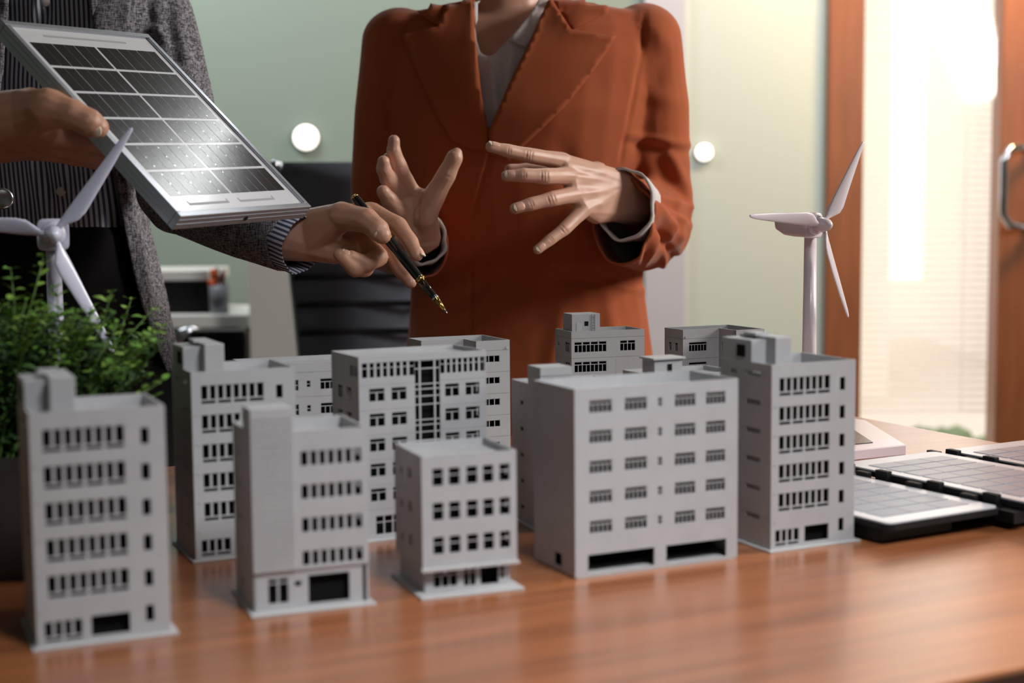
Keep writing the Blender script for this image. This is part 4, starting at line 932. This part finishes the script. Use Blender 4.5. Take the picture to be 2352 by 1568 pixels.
BH.append([(at(-60, 40, YG), .04), (at(345, 40, YG), .04), (at(135, 260, YG), (.088, .065, .05))]); BH.append([(at(135, 260, YG), (.088, .065, .05)), (at(130, 800, YG), (.085, .065, .05))])
BH.append([(at(350, 50, YG), .042), (at(418, 440, 1.605), .030)]); BH.append([(at(-70, 50, YG), .042), (at(-330, 330, 1.55), .034)])
for sg in (-1, 1):
    hp = V((zc(800).x + sg * .08, YG, zc(900).z)); BH += [[(hp, .045), (V((hp.x, YG, .42)), .045)], [(V((hp.x, YG, .42)), .05), (V((hp.x, YG + .01, .07)), .036)], [(V((hp.x, YG + .02, .035)), .03), (V((hp.x, YG - .13, .022)), .02)]]
smoothobj('body', join_meshes([organic(BH, .006, 4), PH, QH]), M['skin2'], W2)
for sg in (-1, 1):
    p = HP2(sg * .032, .078, .105) - W2.location; mb = MB(); mb.lathe([(0, .001), (.2, .009), (.5, .0115), (.8, .009), (1, .001)], p - V((0, .0115, 0)), p + V((0, .0115, 0)), 16); mb.build('eye', M['white'], W2, True)
    mb = MB(); q = p - V((0, .0105, 0)); mb.lathe([(0, .0055), (1, .004)], q, q - V((0, .0016, 0)), 14); mb.build('iris', M['hair'], W2, True)
hr = [[(HP2(0, -.03, .15), (.084, .09, .084)), (HP2(0, .012, .175), (.074, .07, .05))], [(HP2(0, -.06, .14), (.075, .05, .07)), (HP2(0, -.08, .05), (.05, .03, .03))]]
smoothobj('hair', organic(hr, .005, 4), M['hair'], W2)
# striped shirt (torso), with uv so that the stripes run down it
SM = MB(); SM.loft([ringpx(-120, 70, 230, YG, .05), ringpx(-70, -40, 330, YG, .06), ringpx(20, -90, 375, YG, .09), ringpx(200, -95, 380, YG, .102), ringpx(400, -70, 316, YG, .098), ringpx(525, -60, 305, YG, .094), ringpx(600, -60, 305, YG, .09)])
SM_ = organic([], .0045, 4, ICO2, SM)
folds(SM_, [(120, -20, 100, 60, 12, -.006), (90, -20, 75, 60, 10, .006), (90, 330, 130, 510, 10, -.008), (60, 330, 100, 510, 9, .006), (125, 330, 170, 510, 9, .007), (200, 340, 190, 510, 12, .006), (160, 350, 150, 510, 8, -.005)], .002)
so = smoothobj('shirt', SM_, M['stripe'], W2)
def planar_uv(o, fx=1.0, wob=.0):
    ul = o.data.uv_layers.new(name='UVMap'); co = getco(o.data); n = len(o.data.loops); vi = np.empty(n, int); o.data.loops.foreach_get('vertex_index', vi)
    u_ = co[:, 0] * fx + wob * np.sin(co[:, 2] * 30) + .05 * co[:, 1]; uv = np.stack([u_[vi], co[vi, 2]], 1); ul.data.foreach_set('uv', uv.ravel().astype(np.float32))
planar_uv(so, 1.0, .002)
for x, y in ((104, 5), (122, 338), (140, 440)):
    p = at(x, y, 1.55); h = bvh_of(o.data) if False else None
    dd = ray(x, y).normalized(); sbv = bvh_of(so.data); L0 = W2.location; hit = sbv.ray_cast(V((0, 0, CAMZ)) - L0, dd)
    if hit[0]:
        mb = MB(); q = hit[0]; mb.lathe([(0, .0045), (.7, .0052), (1, .0044)], q, q - dd * .002, 18); mb.build('shirt_button', M['white'], W2, True)
# trousers
tr = MB(); tr.loft([ringpx(512, -70, 308, YG, .098), ringpx(600, -80, 322, YG, .102), ringpx(800, -90, 366, YG, .11), ringpx(1000, -90, 380, YG, .11)])
th_ = []
for sg in (-1, 1):
    hp = V((zc(950).x + sg * .085, YG, zc(950).z)); th_ += [[(hp, .09), (V((hp.x, YG, .42)), .07)], [(V((hp.x, YG, .42)), .07), (V((hp.x, YG + .01, .1)), .062)]]
    smoothobj('shoe', organic([[(V((hp.x, YG + .03, .035)), .034), (V((hp.x, YG - .06, .03)), .03), (V((hp.x, YG - .15, .024)), .022)]], .005, 3), M['black'], W2)
smoothobj('trousers', organic(th_, .007, 5, ICO2, tr), M['black'], W2)
# grey blazer, open at the front
tor = MB(); tor.loft([ringpx(-100, 30, 270, YG, .055), ringpx(-60, -70, 350, YG, .075), ringpx(30, -110, 388, YG, .105), ringpx(200, -115, 392, YG, .118), ringpx(400, -105, 332, YG, .114), ringpx(520, -105, 334, YG, .112), ringpx(700, -115, 376, YG, .118), ringpx(930, -125, 422, YG, .125), ringpx(1080, -125, 435, YG, .125)])
SLV = [[(at(350, 45, YG), (.048, .052, .05)), (at(388, 230, 1.68), .052)], [(at(388, 230, 1.68), .052), (at(415, 440, 1.60), .048)],
       [(at(415, 440, 1.60), (.046, .044, .046)), (at(560, 508, 1.52), .040)], [(at(560, 508, 1.51), .040), (at(655, 548, 1.475), (.030, .030, .034))], [(at(655, 548, 1.475), (.028, .030, .034)), (at(690, 556, 1.465), (.02, .029, .033))]]
SRV = [[(at(-70, 45, YG), .05), (at(-210, 230, 1.66), .048)], [(at(-210, 230, 1.66), .048), (at(-330, 350, 1.54), .046)], [(at(-330, 350, 1.54), .045), (at(-170, 300, 1.37), .036)]]
GM = organic(SLV + SRV, .004, 7, ICO, tor)
folds(GM, [(385, -10, 400, 130, 12, -.006), (410, 70, 440, 190, 12, .005), (350, 60, 395, 110, 10, .006), (395, 130, 445, 160, 9, -.005), (280, 400, 350, 700, 12, .006), (330, 480, 380, 760, 16, -.006), (370, 740, 405, 930, 12, .006), (340, 0, 350, 60, 8, -.005)], .003)
OP = [(22, -160), (60, -165), (200, -160), (196, -40), (214, 60), (255, 300), (268, 400), (282, 490), (306, 612), (332, 712), (364, 800), (412, 925), (450, 1200), (-40, 1200), (-60, 520), (-10, 300), (12, 100), (20, 0)]
wc = at(666, 550, 1.472); wdir = (at(690, 556, 1.465) - at(600, 520, 1.50)).normalized(); wq = at(-165, 300, 1.37)
def gcut(cs, p, ns):
    k = inpoly(p, OP) & (ns[:, 1] < .25) & (cs[:, 1] < YG)
    k |= (((cs - np.array(wc)) @ np.array(wdir)) > 0) & (np.linalg.norm(cs - np.array(wc), axis=1) < .08) & (cs[:, 0] < -.1)
    k |= (np.linalg.norm(cs - np.array(wq), axis=1) < .045)
    k |= (p[:, 1] > 1065) & (ns[:, 2] < -.6)
    return k
gb = bvh_of(GM); cut_faces(GM, gcut); smoothobj('blazer', GM, M['tweed'], W2, .002)
patch('lapel', M['tweed'], [(198, -60), (214, 60), (262, 300), (282, 420), (300, 430), (318, 300), (330, 180), (340, 110), (300, 60), (310, -60)], gb, .003, .002, W2, None, 12)
patch('lapel', M['tweed'], [(22, -60), (20, 0), (12, 100), (-10, 300), (-30, 300), (-60, 120), (-60, -60)], gb, .003, .002, W2, None, 12)
# striped shirt cuff at the pen hand
cuff(at(650, 545, 1.478), wdir, .0290, .0300, .030, M['stripe'], W2, uv=1, wob=.001)
nd = lambda x, y, Y, x2, y2, Y2, w_, l_, nrm, r: nl(x, y, Y, x2, y2, Y2, w_, l_, nrm, W2, r)
nd(866, 529, 1.413, 842, 506, 1.425, .0125, .0165, (-.45, -.85, -.15), .0085)
nd(962, 583, 1.430, 943, 556, 1.438, .008, .012, (.95, -.4, .3), .0050)
nd(218, 291, 1.2185, 165, 262, 1.217, .0125, .0155, (-.1, -.93, -.35), .0092)
nd(792, 584, 1.421, 840, 606, 1.432, .0085, .011, (0, -.9, .35), .0050)
# silver button at the open blazer edge
mb = MB(); p = at(6, 456, 1.535) - W2.location; d_ = nc(6, 456, 1.535); mb.lathe([(0, .009), (.3, .0115), (.8, .0115), (1, .009)], p, p + d_ * .004, 24); mb.build('blazer_button', M['silver'], W2, True)
# ------------------------------------------------------------------ hand-held solar panel
ex = V((.0947, .1943, .0095)).normalized(); ey = V((-.1885, .0825, .1924)); ey = (ey - ex * ey.dot(ex)).normalized(); ez = ex.cross(ey)
PO = V((-.2758, 1.206, .9999)); PW, PL_ = .1947, .2535
sp = empty('solar_panel', PO, 0, 'tilted rectangular solar panel in an aluminium frame held up at left', 'solar panel')
sp.matrix_world = Matrix(((ex.x, ey.x, ez.x, PO.x), (ex.y, ey.y, ez.y, PO.y), (ex.z, ey.z, ez.z, PO.z), (0, 0, 0, 1)))
fr_, dp = .0058, .0155
def rail(a, b_):
    mb = MB(); mb.box(a, b_); return bevel(mb.build('frame_rail', M['alu'], sp), .0006)
rail((0, 0, -dp), (PW, fr_, 0)); rail((0, PL_ - fr_, -dp), (PW, PL_, 0)); rail((0, fr_, -dp), (fr_, PL_ - fr_, 0)); rail((PW - fr_, fr_, -dp), (PW, PL_ - fr_, 0))
mb = MB()
for zz in (-.005, -.010): mb.box((.001, -.0004, zz), (PW - .001, 0, zz + .0006)); mb.box((-.0004, .001, zz), (0, PL_ - .001, zz + .0006))
mb.build('rail_ridge', M['alu'], sp)
pb = MB(); pb.box((fr_, fr_, -.0045), (PW - fr_, PL_ - fr_, -.0025)); pb.build('backsheet', M['sheet'], sp)
cx0, cx1, cy0, cy1 = .014, PW - .012, .0265, PL_ - .026
cwm = MB(); nW = (cx1 - cx0 - .0024) / 6; nH = (cy1 - cy0 - 5 * .0032) / 6
cwm.box((0, 0, 0), (nW - .0009, nH, .0002)); cme = cwm.mesh('cell', M['cell'])
bus = MB(); dots = MB()
for r in range(6):
    for q in range(6):
        x = cx0 + q * nW + (.0024 if q > 2 else 0); y = cy0 + r * (nH + .0032)
        link('cell', cme, sp, Matrix.Translation((x, y, -.0025)))
        bus.box((x + nW / 2 - .0001, y, -.0023), (x + nW / 2 + .0001, y + nH, -.0022))
        for k in (.12, .5, .88): dots.box((x + nW / 2 - .0005, y + nH * k - .0007, -.0023), (x + nW / 2 + .0005, y + nH * k + .0007, -.00215))
bus.build('busbar', M['busbar'], sp)['kind'] = 'stuff'; dots.build('solder_dot', M['silver'], sp)['kind'] = 'stuff'
for (a, b_, c, d) in ((.028, .0145, .084, .0172), (.100, .0145, .153, .0172), (.040, PL_ - .0165, .150, PL_ - .0138)):
    mb = MB(); mb.box((a, b_, -.0025), (c, d, -.0023))
    if b_ < .1: mb.box((a, d, -.0025), (a + .0015, .020, -.0023)); mb.box((c - .0015, d, -.0025), (c, .020, -.0023))
    me = mb.mesh('printed_bracket', M['print']); bm = bmesh.new(); bm.from_mesh(me); bmesh.ops.remove_doubles(bm, verts=bm.verts, dist=1e-5); bm.to_mesh(me); bm.free(); link('printed_bracket', me, sp)
mb = MB(); mb.lathe([(0, .0026), (1, .0026)], (PW * .5, -.0006, -.0088), (PW * .5, .001, -.0088), 18); mb.build('mounting_hole', M['blackp'], sp)
# ------------------------------------------------------------------ pen
p0, p1 = at(814, 452, 1.452), at(1028, 720, 1.392); ax = p1 - p0; L_ = ax.length; axn = ax.normalized()
pn = empty('pen', p0, 0, 'black lacquered pen with gold rings and nib held between fingers', 'pen')
def pl(prof, m, name, par=pn, n=28):
    mb = MB(); mb.lathe(prof, (0, 0, 0), ax, n); return mb.build(name, m, par, True)
pl([(0, .0022), (.004, .0040), (.02, .0045), (.30, .00505), (.312, .0051)], M['pen'], 'cap')
pl([(-.006, .001), (-.004, .0036), (.004, .0046), (.012, .0046)], M['gold'], 'cap_ring')
bd = pl([(.312, .0052), (.318, .0056), (.324, .0052), (.365, .0052), (.370, .0058), (.376, .0052)], M['gold'], 'centre_band')
sd = axn.cross(V((0, 0, 1))).normalized(); up2 = sd.cross(axn); bb = MB()
for i in range(5):
    for k in range(14):
        a = 2 * math.pi * (k + (i % 2) * .5) / 14; c = axn * (L_ * (.329 + i * .0085)) + (sd * math.cos(a) + up2 * math.sin(a)) * .0053
        n_ = (sd * math.cos(a) + up2 * math.sin(a)); t_ = n_.cross(axn)
        bb.add([c + axn * .0005 + n_ * .00012, c + t_ * .0006 + n_ * .00012, c - axn * .0005 + n_ * .00012, c - t_ * .0006 + n_ * .00012, c - n_ * .0004], [(0, 1, 2, 3), (0, 4, 1), (1, 4, 2), (2, 4, 3), (3, 4, 0)])
bb.build('band_inlay', M['pen'], bd)['kind'] = 'stuff'
pl([(.376, .0050), (.39, .0052), (.70, .0047), (.705, .0046)], M['pen'], 'barrel')
pl([(.703, .0046), (.707, .0051), (.722, .0051), (.727, .0045)], M['gold'], 'barrel_ring')
gr = pl([(.727, .0044), (.86, .0035), (.868, .0034)], M['pen'], 'grip')
bb = MB(); random.seed(3)
for k in range(90):
    t = random.uniform(.735, .85); a = random.uniform(0, 6.28); r_ = .0044 - (t - .727) / .141 * .0010
    n_ = (sd * math.cos(a) + up2 * math.sin(a)); c = axn * (L_ * t) + n_ * (r_ + .0001); t_ = n_.cross(axn)
    bb.add([c + axn * .0003, c + t_ * .00025, c - axn * .0003, c - t_ * .00025], [(0, 1, 2, 3)])
bb.build('grip_fleck', M['gold'], gr)['kind'] = 'stuff'
pl([(.866, .0036), (.872, .0039), (.88, .0038)], M['silver'], 'nib_ring')
pl([(.88, .0036), (.965, .0014)], M['gold'], 'nib'); pl([(.965, .0013), (.99, .0005), (1, .0002)], M['silver'], 'point')
mb = MB(); mb.tube([up2 * -.002 + sd * -.0035 + axn * .000, sd * -.0062 - up2 * .002 + axn * .003, sd * -.0070 - up2 * .002 + axn * .012, sd * -.0062 - up2 * .001 + axn * .02, sd * -.0056 + axn * .045], [.0007, .0009, .0010, .0009, .0007], 8); mb.build('clip', M['gold'], pn, True)
# ------------------------------------------------------------------ wind turbines
def turbine(hub, yaw, angles, bl_, label, m, base, px_top, rp0, rp1, base_poly=None):
    poleX, poleY = base
    t = empty('wind_turbine', (poleX, poleY, TZ), 0, label, 'wind turbine')
    Ry = Matrix.Rotation(yaw, 4, 'Z'); hb = V(hub) - t.location; axis = Ry @ V((0, -1, 0))
    bz = .012
    zt_ = hb.z - .013
    mb = MB(); mb.lathe([(0, rp1), (1, rp0)], (0, 0, bz), (0, 0, zt_), 32); mb.build('pole', m, t, True)
    mb = MB()
    if base_poly:
        P_ = [V((x, y, 0)) - V((poleX, poleY, 0)) for x, y in base_poly]; mb.loft([[p + V((0, 0, 0)) for p in P_], [p + V((0, 0, .0105)) for p in P_]])
    else: mb.lathe([(0, .04), (.8, .04), (1, .036)], (0, 0, 0), (0, 0, .012), 40)
    bs = bevel(mb.build('base', m, t), .001)
    if base_poly:
        c = sum(P_, V((0, 0, 0))) / len(P_); Q = [c + (p - c) * .55 + V((0, -.028, 0)) for p in P_]; mb = MB(); mb.loft([[q + V((0, 0, .0102)) for q in Q], [q + V((0, 0, .0112)) for q in Q]]); mb.build('solar_cell', M['cell'], t)
    # nacelle: square front collar and rounded tapering tail
    rings = []
    for (y, w_, h0_, h1_, e) in ((-.004, .0125, -.0135, .0125, 5), (0.0, .0130, -.0140, .013, 5), (.004, .0120, -.013, .013, 4), (.018, .0118, -.0125, .012, 4), (.032, .0110, -.011, .0115, 3.5), (.044, .0085, -.006, .0105, 3), (.049, .004, -.001, .009, 2.5)):
        ring = []
        for k in range(24):
            a = 2 * math.pi * k / 24; cx = math.copysign(abs(math.cos(a)) ** (2 / e), math.cos(a)); cz = math.copysign(abs(math.sin(a)) ** (2 / e), math.sin(a))
            ring.append(hb + Ry @ V((cx * w_, y + .012, (h0_ + h1_) / 2 + cz * (h1_ - h0_) / 2)))
        rings.append(ring)
    mb = MB(); mb.loft(rings); bevel(mb.build('nacelle', m, t, True), .0008)
    mb = MB(); mb.lathe([(0, .0105), (.5, .0105), (1, .0095)], hb - axis * .009, hb - axis * .003, 28); mb.build('collar', m, t, True)
    mb = MB(); mb.lathe([(0, .0072), (.3, .0078), (.55, .0072), (.75, .0058), (.9, .0038), (1, .001)], hb - axis * .004, hb + axis * .0155, 28); hbo = mb.build('hub', m, t, True)
    for ang in angles:
        a = math.radians(ang); d = Ry @ V((math.cos(a), 0, math.sin(a))); e_ = Ry @ V((-math.sin(a), 0, math.cos(a))); rings = []
        for (tt, lead, trail, th_) in ((.03, .0022, -.0022, .0022), (.09, .0024, -.0026, .0020), (.14, .0030, -.0065, .0018), (.2, .0034, -.0105, .0016), (.28, .0034, -.0112, .0015), (.5, .0032, -.0082, .0013), (.75, .0030, -.0050, .0011), (.93, .0026, -.0024, .0009), (.985, .0018, -.0015, .0007), (1, .0006, -.0005, .0004)):
            tw = math.radians(28 * (1 - tt) + 4); ring = []
            for k in range(14):
                b_ = 2 * math.pi * k / 14; xx = (lead + trail) / 2 + (lead - trail) / 2 * math.cos(b_); yy = th_ * math.sin(b_)
                ring.append(hb + axis * (.004 + xx * math.sin(tw) * -1 + yy * math.cos(tw)) + d * (bl_ * tt) + e_ * (xx * math.cos(tw) + yy * math.sin(tw)))
            rings.append(ring)
        mb = MB(); mb.loft(rings); mb.build('blade', m, t, True)
    return t
turbine(at(1884, 516, 1.478), math.radians(35), (55, 174.5, -68), .1045, 'white toy wind turbine beside the wooden door frame, rear right', M['tplastic'], (at(1859, 780, 1.5).x, 1.5), 0, .0063, .0082,
        [(.403, 1.456), (.305, 1.408), (.275, 1.44), (.268, 1.60), (.30, 1.66), (.388, 1.655), (.405, 1.634)])
turbine(at(122, 538, 1.185), math.radians(18), (53, 173, -66), .109, 'lilac-white toy wind turbine standing behind the leafy plant', M['tplastic2'], (at(127, 700, 1.203).x, 1.203), 0, .0060, .0078)
# ------------------------------------------------------------------ folding solar charger
z1 = TZ + .018
q1, q2 = gp(2040, 1203, z1), gp(2330, 1158, z1); cang = math.atan2(q2.y - q1.y, q2.x - q1.x)
fc = empty('folding_solar_charger', (q1.x, q1.y, TZ), cang, 'black folding solar charger with open white-bordered panels at right', 'solar charger')
PWc, PLc = .121, .215; z1 = .018
def rrect(x0, y0, x1, y1, r, n=5):
    out = []
    for cx, cy, a0 in ((x1 - r, y1 - r, 0), (x0 + r, y1 - r, 90), (x0 + r, y0 + r, 180), (x1 - r, y0 + r, 270)):
        for k in range(n + 1): a = math.radians(a0 + 90 * k / n); out.append((cx + r * math.cos(a), cy + r * math.sin(a)))
    return out
def charger_panel(x0, y0, dz, sx=1):
    r = rrect(x0, y0, x0 + PWc, y0 + PLc, .007)
    mb = MB(); mb.loft([[V((x, y, z1 - .006 + dz)) for x, y in r], [V((x, y, z1 - .0012 + dz)) for x, y in r]]); ca = mb.build('panel_back', M['blackp'], fc)
    r2 = rrect(x0 + .0015, y0 + .0015, x0 + PWc - .0015, y0 + PLc - .0015, .006)
    mb = MB(); mb.loft([[V((x, y, z1 - .0012 + dz)) for x, y in r2], [V((x, y, z1 + dz)) for x, y in r2]]); pnl = mb.build('panel_sheet', M['sheet'], fc)
    nx, ny = 3, 8; ox, oy = .014, .02; cw_, ch_ = (PWc - 2 * ox) / nx, (PLc - oy - .022) / ny
    mb = MB(); mb.box((0, 0, 0), (cw_ - .0007, ch_ - .0026, .0004)); me = mb.mesh('cell', M['cellb'])
    for i in range(nx):
        for j in range(ny): link('cell', me, pnl, Matrix.Translation((x0 + ox + i * cw_, y0 + oy + j * ch_, z1 + dz)))
charger_panel(0, 0, 0); charger_panel(PWc + .012, -.016, .004); charger_panel(2 * (PWc + .012), -.016, .004)
mb = MB(); mb.box((PWc, -.012, z1 - .012), (PWc + .0125, PLc + .004, z1 - .003)); mb.build('hinge_spine', M['blackp'], fc)
mb = MB(); mb.box((2 * PWc + .012, -.012, z1 - .008), (2 * PWc + .0245, PLc - .012, z1 + .001)); mb.build('hinge_spine', M['blackp'], fc)
for yy in (.03, .09, .15, .195):
    for xx in (PWc + .0005, 2 * PWc + .0125):
        mb = MB(); mb.box((xx, yy, z1 - .004), (xx + .006, yy + .014, z1 + .0035)); bevel(mb.build('hinge_knuckle', M['blackp'], fc), .0006)
        mb = MB(); mb.box((xx + .006, yy - .018, z1 - .004), (xx + .0125, yy - .004, z1 + .0065)); bevel(mb.build('hinge_knuckle', M['blackp'], fc), .0006)
mb = MB(); mb.box((.004, .012, 0), (.080, PLc - .01, z1 - .006)); bevel(mb.build('battery_case', M['blackp'], fc), .002)
mb = MB(); mb.box((PWc + .05, .06, 0), (2 * PWc - .01, PLc - .03, z1 - .002)); bevel(mb.build('battery_case', M['blackp'], fc), .002)
# white-edged black tablet lying behind the shop model
tbp = gp(1190, 1085); tp = empty('tablet', (tbp.x - .02, tbp.y, TZ), math.radians(20), 'thin black tablet with white edge lying between the model buildings', 'tablet')
mb = MB(); mb.box((-.03, 0, 0), (.06, .08, .006)); bevel(mb.build('body', M['blackp'], tp), .0015)
mb = MB(); mb.box((-.031, -.001, .006), (.061, .081, .0075)); bevel(mb.build('white_edge', M['deskw'], tp), .0005)
mb = MB(); mb.box((-.027, .003, .0075), (.057, .077, .008)); mb.build('screen', M['blackp'], tp)
# ------------------------------------------------------------------ planter and plant
px0, px1, py0, py1, pzh = -.15, .055, 0, .13, .086
pc_ = V((gp(80, 1332).x, gp(80, 1332).y, TZ)); pla = empty('planter', pc_, math.radians(8), 'dark smoked square planter at the far left behind the nearest model building', 'planter')
mb = MB(); th = .003
mb.box((px0, py0, 0), (px1, py0 + th, pzh)); mb.box((px0, py1 - th, 0), (px1, py1, pzh)); mb.box((px0, py0 + th, 0), (px0 + th, py1 - th, pzh)); mb.box((px1 - th, py0 + th, 0), (px1, py1 - th, pzh)); mb.box((px0 + th, py0 + th, 0), (px1 - th, py1 - th, th))
mb.build('box', M['acryl'], pla)
mb = MB(); N_ = 14; vs = []
sm = MB(); grid = [[(px0 + th + (px1 - px0 - 2 * th) * i / N_, py0 + th + (py1 - py0 - 2 * th) * j / N_, .066 + random.uniform(-.003, .004)) for j in range(N_ + 1)] for i in range(N_ + 1)]
for i in range(N_):
    for j in range(N_): sm.add([grid[i][j], grid[i + 1][j], grid[i + 1][j + 1], grid[i][j + 1]], [(0, 1, 2, 3)])
sm.box((px0 + th + .0005, py0 + th + .0005, th), (px1 - th - .0005, py1 - th - .0005, .062)); sm.build('soil', M['soil'], pla)
random.seed(11)
pt = empty('potted_plant', pc_ + V((-.045, .065, .062)), 0, 'bushy green small-leaved plant growing in the dark planter at left', 'plant')
def leaf_mesh(mi):
    mb = MB(); n = 6; top = []; 
    for i in range(n + 1):
        t = i / n; w_ = .5 * math.sin(math.pi * (t ** .8)) * .62; z = .10 * math.sin(math.pi * t) - .1 * t
        top.append([(-w_, t, z + .12 * w_), (0, t, z), (w_, t, z + .12 * w_)])
    vs = [p for r in top for p in r]; fs = []
    for i in range(n): a = i * 3; fs += [(a, a + 1, a + 4, a + 3), (a + 1, a + 2, a + 5, a + 4)]
    mb.add(vs, fs); return mb.mesh('leaf', M['leaf%d' % mi], True)
LM = [leaf_mesh(i) for i in range(4)]
stems = MB(); leaves = []
def stem(top, base, spread=1.0, dens_=1.0, bright=False):
    base = V(base); top = V(top); mid = (base + top) / 2 + V((random.uniform(-.01, .01), random.uniform(-.01, .01), .01)); pts = [base.lerp(mid, t).lerp(mid.lerp(top, t), t) for t in (0, .2, .4, .6, .8, 1)]
    stems.tube(pts, [.0011, .001, .0009, .0008, .0007, .0004], 5); L__ = (top - base).length; n = max(3, int(L__ / .0105 * dens_))
    for k in range(n):
        t = .25 + .75 * k / (n - 1); P_ = base.lerp(mid, t).lerp(mid.lerp(top, t), t); d = (top - base).normalized(); ph = random.uniform(0, 6.28)
        for q in range(3 if t > .9 else 2):
            a = ph + q * (2.1 if t > .9 else math.pi) + k * 1.57; out = V((math.cos(a), math.sin(a), random.uniform(.1, .7))).normalized()
            s_ = random.uniform(.0062, .0115) * (.75 if t > .95 else 1)
            leaves.append((P_ + out * .001, out, s_, t, bright))
O_ = pt.location
def tgt(x, y, Y): return at(x, y, Y) - O_
for (x, y, Y) in ((25, 618, 1.05), (100, 470 + 120, 1.06), (255, 672, 1.05), (130, 660, 1.04), (350, 712, 1.09), (376, 752, 1.08), (300, 690, 1.12), (20, 690, 1.03), (60, 690, 1.02), (180, 715, 1.0)):
    stem(tgt(x, y, Y), (random.uniform(-.04, .06), random.uniform(-.03, .04), 0), bright=True)
k = 0
while k < 165:
    x = random.uniform(-120, 372); ylim = 700 + max(0, x - 180) * .28 + random.uniform(0, 230)
    Y = random.uniform(.99, 1.115); stem(tgt(x, ylim, Y), (random.uniform(-.075, .075), random.uniform(-.045, .045), 0), dens_=1.25, bright=random.random() < .35); k += 1
cp = V((0, 0, CAMZ)) - O_
leaves.sort(key=lambda l: (l[0] - cp).length - (.02 if l[4] else 0))
sm2 = MB(); mats_far = []
for i, (P_, out, s_, t, br) in enumerate(leaves):
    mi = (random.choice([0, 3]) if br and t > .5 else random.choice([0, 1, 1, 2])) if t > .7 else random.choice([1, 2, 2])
    up_ = (V((0, 0, 1)) - out * out.z + V((random.uniform(-.4, .4), random.uniform(-.4, .4), 0))).normalized(); sd_ = out.cross(up_).normalized(); nn = sd_.cross(out)
    Mx = Matrix(((sd_.x * s_, out.x * s_, nn.x * s_, P_.x), (sd_.y * s_, out.y * s_, nn.y * s_, P_.y), (sd_.z * s_, out.z * s_, nn.z * s_, P_.z), (0, 0, 0, 1)))
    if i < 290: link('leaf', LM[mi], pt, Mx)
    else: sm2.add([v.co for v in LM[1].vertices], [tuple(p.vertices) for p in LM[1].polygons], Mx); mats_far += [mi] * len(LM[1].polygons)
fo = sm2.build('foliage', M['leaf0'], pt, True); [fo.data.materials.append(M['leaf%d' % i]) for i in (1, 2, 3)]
fo.data.polygons.foreach_set('material_index', mats_far); fo['kind'] = 'stuff'
so_ = stems.build('stems', M['stem'], pt, True); so_['kind'] = 'stuff'
